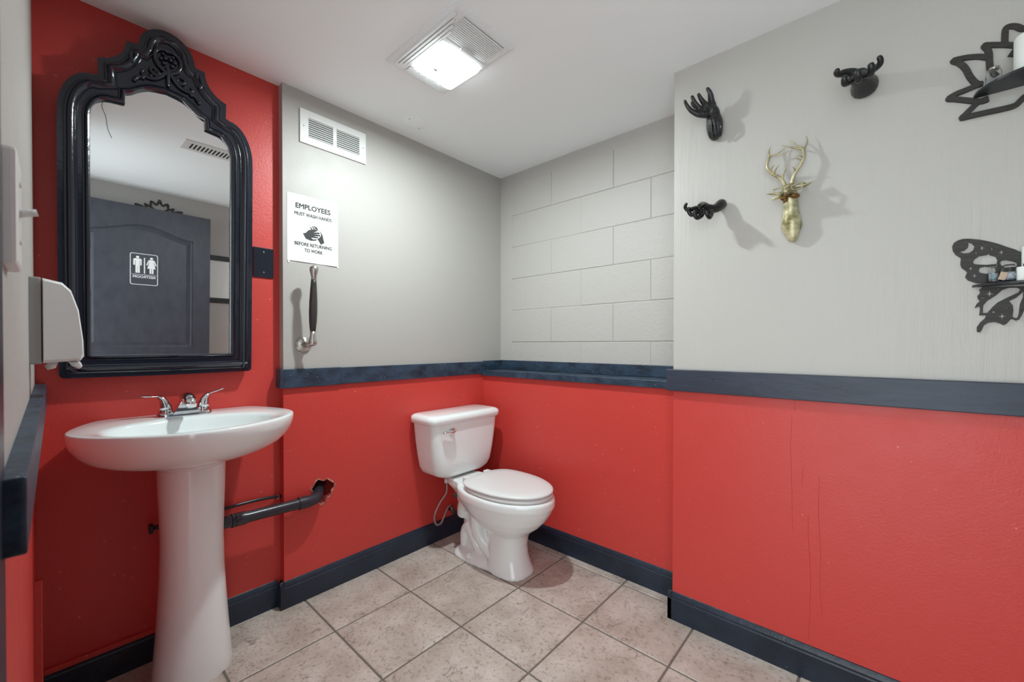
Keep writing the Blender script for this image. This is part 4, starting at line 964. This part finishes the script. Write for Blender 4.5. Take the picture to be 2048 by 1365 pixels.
# 1: veined forearm hanging on the wall, fingers reaching out
TEN = []
for P_e in (((-0.4724,1.6280,1.9524), (-0.4744,1.6320,1.9281), (-0.4730,1.6340,1.9017), (-0.4690,1.6420,1.8842)),
            ((-0.4607,1.6180,1.9477), (-0.4602,1.6180,1.9250), (-0.4593,1.6200,1.8991), (-0.4587,1.6340,1.8759)),
            ((-0.4499,1.6140,1.9458), (-0.4475,1.6120,1.9255), (-0.4453,1.6140,1.8994), (-0.4473,1.6280,1.8755)),
            ((-0.4414,1.6180,1.9425), (-0.4373,1.6160,1.9178), (-0.4357,1.6200,1.8928), (-0.4419,1.6340,1.8760)),
            ((-0.4365,1.6320,1.9446), (-0.4312,1.6320,1.9202), (-0.4312,1.6360,1.8956), (-0.4399,1.6460,1.8817))):
    TEN.append((catmull(P_e, 5), [.0028]+[.0044]*14+[.002]))
for P_e in (((-0.4614,1.6080,1.9607), (-0.4704,1.5840,1.9707), (-0.4780,1.5740,1.9915)), ((-0.4643,1.6120,1.9616), (-0.4786,1.5880,1.9643), (-0.4933,1.5720,1.9724)), ((-0.4515,1.6100,1.9597), (-0.4531,1.6060,1.9809), (-0.4544,1.5980,1.9965))):
    TEN.append((catmull(P_e, 5), [.003]*11))
h1, b1_ = hand('sculpted_hand', 'glossy black wrinkled hand reaching up from its forearm, nearest the corner', BLACKW,
    [(Vector((-0.4618,1.6600,1.8780)), .006), (Vector((-0.4594,1.6540,1.8894)), .0195), (Vector((-0.4569,1.6480,1.9168)), .0275), (Vector((-0.4564,1.6420,1.9408)), .0275), (Vector((-0.4591,1.6360,1.9574)), .0225)],
    [(Vector((-0.4592,1.6280,1.9683)), .024), (Vector((-0.4620,1.6160,1.9775)), .022), (Vector((-0.4686,1.6080,1.9840)), .016)],
    [fin([(-0.4562,1.6330,1.9711), (-0.4565,1.6180,1.9912), (-0.4593,1.6060,2.0058), (-0.4566,1.5960,2.0206), (-0.4610,1.5900,2.0345), (-0.4687,1.5860,2.0470)], .0145, .0052),
     fin([(-0.4590,1.6180,1.9734), (-0.4675,1.5980,1.9830), (-0.4772,1.5830,1.9933), (-0.4846,1.5720,2.0081), (-0.4919,1.5640,2.0269)], .0125, .0048),
     fin([(-0.4620,1.6160,1.9699), (-0.4739,1.5960,1.9716), (-0.4898,1.5780,1.9755), (-0.5007,1.5640,1.9923), (-0.5105,1.5520,2.0206)], .0125, .0052),
     fin([(-0.4654,1.6280,1.9782), (-0.4799,1.6100,1.9826), (-0.5015,1.5980,1.9895), (-0.5154,1.5900,2.0019), (-0.5219,1.5860,2.0179)], .011, .005),
     fin([(-0.4619,1.6220,1.9630), (-0.4792,1.6020,1.9583), (-0.4994,1.5860,1.9610), (-0.5186,1.5720,1.9764), (-0.5300,1.5620,1.9954), (-0.5366,1.5540,2.0161)], .0125, .0045)], extra=TEN)
# 2: open hand on a short round wrist, seen from below
h2, b2_ = hand('sculpted_hand', 'satin black open palm on a short wrist stump, highest and rightmost of the hands', BLACKS,
    [(Vector((-0.0311,1.6700,1.9033)), .036), (Vector((-0.0349,1.6540,1.9028)), .036), (Vector((-0.0360,1.6340,1.9011)), .030), (Vector((-0.0410,1.6100,1.9036)), .024)],
    [(Vector((-0.0456,1.5900,1.9075)), .026), (Vector((-0.0434,1.5800,1.9094)), .020)],
    [fin([(-0.0435,1.5880,1.9083), (-0.0219,1.5760,1.9005), (-0.0076,1.5660,1.9017), (0.0030,1.5560,1.9030), (0.0029,1.5460,1.9126), (-0.0040,1.5400,1.9206)], .012, .0066),
     fin([(-0.0435,1.5860,1.9060), (-0.0295,1.5720,1.8943), (-0.0173,1.5560,1.8823), (-0.0158,1.5400,1.8898), (-0.0196,1.5340,1.9057)], .012, .0078),
     fin([(-0.0434,1.5840,1.9050), (-0.0438,1.5640,1.8864), (-0.0441,1.5420,1.8684), (-0.0452,1.5280,1.8783), (-0.0467,1.5240,1.8956)], .012, .0074),
     fin([(-0.0474,1.5860,1.9077), (-0.0605,1.5640,1.8885), (-0.0756,1.5440,1.8719), (-0.0765,1.5320,1.8800), (-0.0745,1.5280,1.8936)], .012, .0074),
     fin([(-0.0457,1.5920,1.9137), (-0.0635,1.5840,1.9228), (-0.0813,1.5740,1.9231), (-0.0931,1.5640,1.9182), (-0.0978,1.5560,1.9241), (-0.0883,1.5500,1.9299)], .014, .0072)], rk=1.04)
# 3: cupped hand, lowest
h3, b3_ = hand('sculpted_hand', 'glossy black cupped hand with fingers curled up, lowest of the three beside the deer', BLACKC,
    [(Vector((-0.4329,1.6640,1.6399)), .0175), (Vector((-0.4350,1.6520,1.6324)), .0185), (Vector((-0.4437,1.6340,1.6168)), .0170), (Vector((-0.4549,1.6200,1.6109)), .0150)],
    [(Vector((-0.4691,1.6060,1.6122)), .0165), (Vector((-0.4814,1.5960,1.6157)), .0175), (Vector((-0.4937,1.5860,1.6143)), .0150)],
    [fin([(-0.4611,1.6100,1.6082), (-0.4531,1.5980,1.5875), (-0.4550,1.5840,1.5703), (-0.4599,1.5700,1.5791), (-0.4620,1.5640,1.5955)], .0095, .0056),
     fin([(-0.4796,1.5900,1.6073), (-0.4819,1.5780,1.5825), (-0.4935,1.5660,1.5725), (-0.4996,1.5560,1.5858), (-0.4954,1.5500,1.6010)], .0100, .0058),
     fin([(-0.4931,1.5840,1.6104), (-0.5025,1.5700,1.5897), (-0.5117,1.5600,1.5853), (-0.5193,1.5500,1.6014), (-0.5120,1.5440,1.6135)], .0095, .0056),
     fin([(-0.4940,1.5820,1.6150), (-0.5097,1.5680,1.6101), (-0.5252,1.5580,1.6062), (-0.5313,1.5480,1.6180), (-0.5207,1.5420,1.6301)], .0095, .0050),
     fin([(-0.4678,1.6120,1.6150), (-0.4766,1.5900,1.6252), (-0.4778,1.5640,1.6196), (-0.4765,1.5400,1.6084), (-0.4787,1.5280,1.6012)], .0120, .0060)])

# ---------------------------------------------------------------- gold deer head
de = thing('deer_head', 'antique gold deer head wearing glasses with branching antlers', 'sculpture')
def loft(name, rows, m, parent, n=24, pw=1.0):
    R = []
    for (c, hx, hy) in rows:
        c = Vector(c); R.append([(c.x+hx*math.cos(a), c.y+hy*math.sin(a), c.z) for a in [2*PI*k/n for k in range(n)]])
    return MB().rings(R).done(name, m, parent, True, 60)
loft('neck', [((-0.2147,1.6560,1.4585), 0.0052, .008), ((-0.2138,1.6550,1.4614), 0.0117, .012), ((-0.2140,1.6520,1.4736), 0.0163, .016), ((-0.2167,1.6500,1.4912), 0.0240, .020), ((-0.2158,1.6480,1.5113), 0.0292, .024),
              ((-0.2167,1.6480,1.5258), 0.0267, .024), ((-0.2180,1.6470,1.5513), 0.0228, .023), ((-0.2191,1.6440,1.5795), 0.0202, .024), ((-0.2205,1.6400,1.6010), 0.0215, .026), ((-0.2214,1.6340,1.6186), 0.0228, .026), ((-0.2218,1.6320,1.6339), 0.0189, .022), ((-0.2213,1.6320,1.6448), 0.0078, .012)], GOLD, de)
# muzzle pointing out into the room
MB().tube([(-0.2173,1.6230,1.6176), (-0.2208,1.6060,1.6138), (-0.2217,1.5900,1.6095), (-0.2219,1.5800,1.6061)], [.017, .0135, .0105, .0045], 16, True, .9).done('muzzle', GOLDL, de, True)
# bow tie
bw = MB()
def blob(P, r, fl=.7): bw.tube(P, r, 12, True, fl)
blob([(-0.2178,1.6040,1.5985), (-0.2093,1.6080,1.5984), (-0.2010,1.6140,1.5971), (-0.1953,1.6200,1.5958)], [.004, .0095, .012, .0085])
blob([(-0.2210,1.6040,1.5977), (-0.2286,1.6060,1.5954), (-0.2346,1.6080,1.5942), (-0.2395,1.6120,1.5974)], [.004, .009, .011, .007])
blob([(-0.2243,1.6040,1.5907), (-0.2293,1.6080,1.5851), (-0.2333,1.6120,1.5808)], [.005, .006, .002])
blob([(-0.2173,1.6000,1.5988), (-0.2209,1.6000,1.5960)], [.006, .006], 1)
bw.done('bow_tie', GOLDB, de, True)
# ears
def ear(P, r, name='ear'):
    MB().tube(P, r, 12, True, .35).done(name, GOLD, de, True)
ear([(-0.2003,1.6280,1.6288), (-0.1864,1.6300,1.6290), (-0.1729,1.6340,1.6319), (-0.1633,1.6380,1.6376), (-0.1577,1.6400,1.6408)], [.006, .0115, .012, .007, .001])
ear([(-0.2384,1.6180,1.6177), (-0.2515,1.6160,1.6172), (-0.2648,1.6140,1.6180), (-0.2755,1.6120,1.6200), (-0.2854,1.6100,1.6239)], [.006, .0085, .009, .0055, .001])
MB().tube([(-0.2410,1.6180,1.6111), (-0.2545,1.6180,1.6048), (-0.2640,1.6180,1.6022), (-0.2703,1.6180,1.6021)], [.010, .0085, .0065, .004], 12, True, .6).done('cheek_tuft', GOLD, de, True)
# glasses
gl = MB()
def fr(P): gl.tube([P[-1]]+P+[P[0], P[1]], .0028, 8, False)
fr([Vector(p) for p in ((-0.2115,1.5980,1.6271), (-0.1974,1.6040,1.6314), (-0.1817,1.6100,1.6339), (-0.1833,1.6100,1.6209), (-0.1889,1.6080,1.6150), (-0.2047,1.6020,1.6136), (-0.2094,1.5980,1.6173))])
fr([Vector(p) for p in ((-0.2270,1.5900,1.6248), (-0.2416,1.5860,1.6252), (-0.2580,1.5800,1.6214), (-0.2560,1.5800,1.6115), (-0.2489,1.5820,1.6053), (-0.2363,1.5860,1.6064), (-0.2295,1.5900,1.6115))])
gl.tube([(-0.2270,1.5900,1.6244), (-0.2190,1.5920,1.6273), (-0.2115,1.5980,1.6277)], .0026, 8)
gl.tube([(-0.1817,1.6100,1.6339), (-0.1773,1.6280,1.6362)], .0022, 6)
gl.done('glasses', GOLDL, de, True)
# antlers
an = MB()
def br(P, r0_, r1_, n=5):
    P = catmull(P, n); k = len(P)-1; an.tube(P, [r0_+(r1_-r0_)*i/k for i in range(k+1)], 10)
br([(-0.2326,1.6320,1.6419), (-0.2393,1.6320,1.6594), (-0.2510,1.6320,1.6763), (-0.2697,1.6320,1.6933), (-0.2836,1.6320,1.7152), (-0.2849,1.6340,1.7342), (-0.2810,1.6360,1.7498), (-0.2788,1.6380,1.7558)], .0062, .0042)
br([(-0.2796,1.6380,1.7540), (-0.2818,1.6400,1.7694), (-0.2804,1.6420,1.7838), (-0.2760,1.6440,1.7911)], .0040, .0008)
br([(-0.2788,1.6380,1.7548), (-0.2679,1.6400,1.7581), (-0.2530,1.6420,1.7562), (-0.2385,1.6460,1.7571), (-0.2258,1.6500,1.7634)], .0040, .0008)
br([(-0.2719,1.6380,1.7567), (-0.2604,1.6460,1.7619), (-0.2495,1.6520,1.7695), (-0.2353,1.6580,1.7811)], .0030, .0008)
br([(-0.2410,1.6320,1.6657), (-0.2366,1.6240,1.6797), (-0.2298,1.6160,1.6908), (-0.2285,1.6100,1.7039)], .0036, .0008)
br([(-0.2637,1.6320,1.6877), (-0.2605,1.6220,1.6975), (-0.2534,1.6140,1.7047), (-0.2459,1.6080,1.7083)], .0036, .0008)
br([(-0.2732,1.6320,1.6982), (-0.2715,1.6220,1.7045), (-0.2660,1.6140,1.7103), (-0.2612,1.6100,1.7144)], .0032, .0008)
br([(-0.2138,1.6320,1.6449), (-0.2115,1.6320,1.6597), (-0.2036,1.6320,1.6807), (-0.1912,1.6340,1.7009), (-0.1829,1.6360,1.7220), (-0.1830,1.6400,1.7445), (-0.1853,1.6420,1.7555)], .0066, .0044)
br([(-0.1837,1.6420,1.7511), (-0.1787,1.6460,1.7663), (-0.1748,1.6500,1.7799), (-0.1782,1.6540,1.7989)], .0042, .0008)
br([(-0.1837,1.6420,1.7540), (-0.2002,1.6400,1.7595), (-0.2193,1.6380,1.7698), (-0.2322,1.6360,1.7761), (-0.2444,1.6340,1.7828)], .0040, .0008)
br([(-0.1877,1.6420,1.7591), (-0.1986,1.6400,1.7677), (-0.2113,1.6380,1.7837), (-0.2244,1.6380,1.7958)], .0036, .0008)
br([(-0.1889,1.6340,1.7155), (-0.1949,1.6240,1.7178), (-0.2005,1.6180,1.7203), (-0.2087,1.6140,1.7208)], .0030, .0006)
br([(-0.1859,1.6350,1.7245), (-0.1886,1.6240,1.7263), (-0.1987,1.6160,1.7280)], .0030, .0006)
br([(-0.2044,1.6320,1.6829), (-0.2069,1.6200,1.6894), (-0.2107,1.6120,1.6955)], .0030, .0006)
an.done('antlers', GOLDL, de, True)
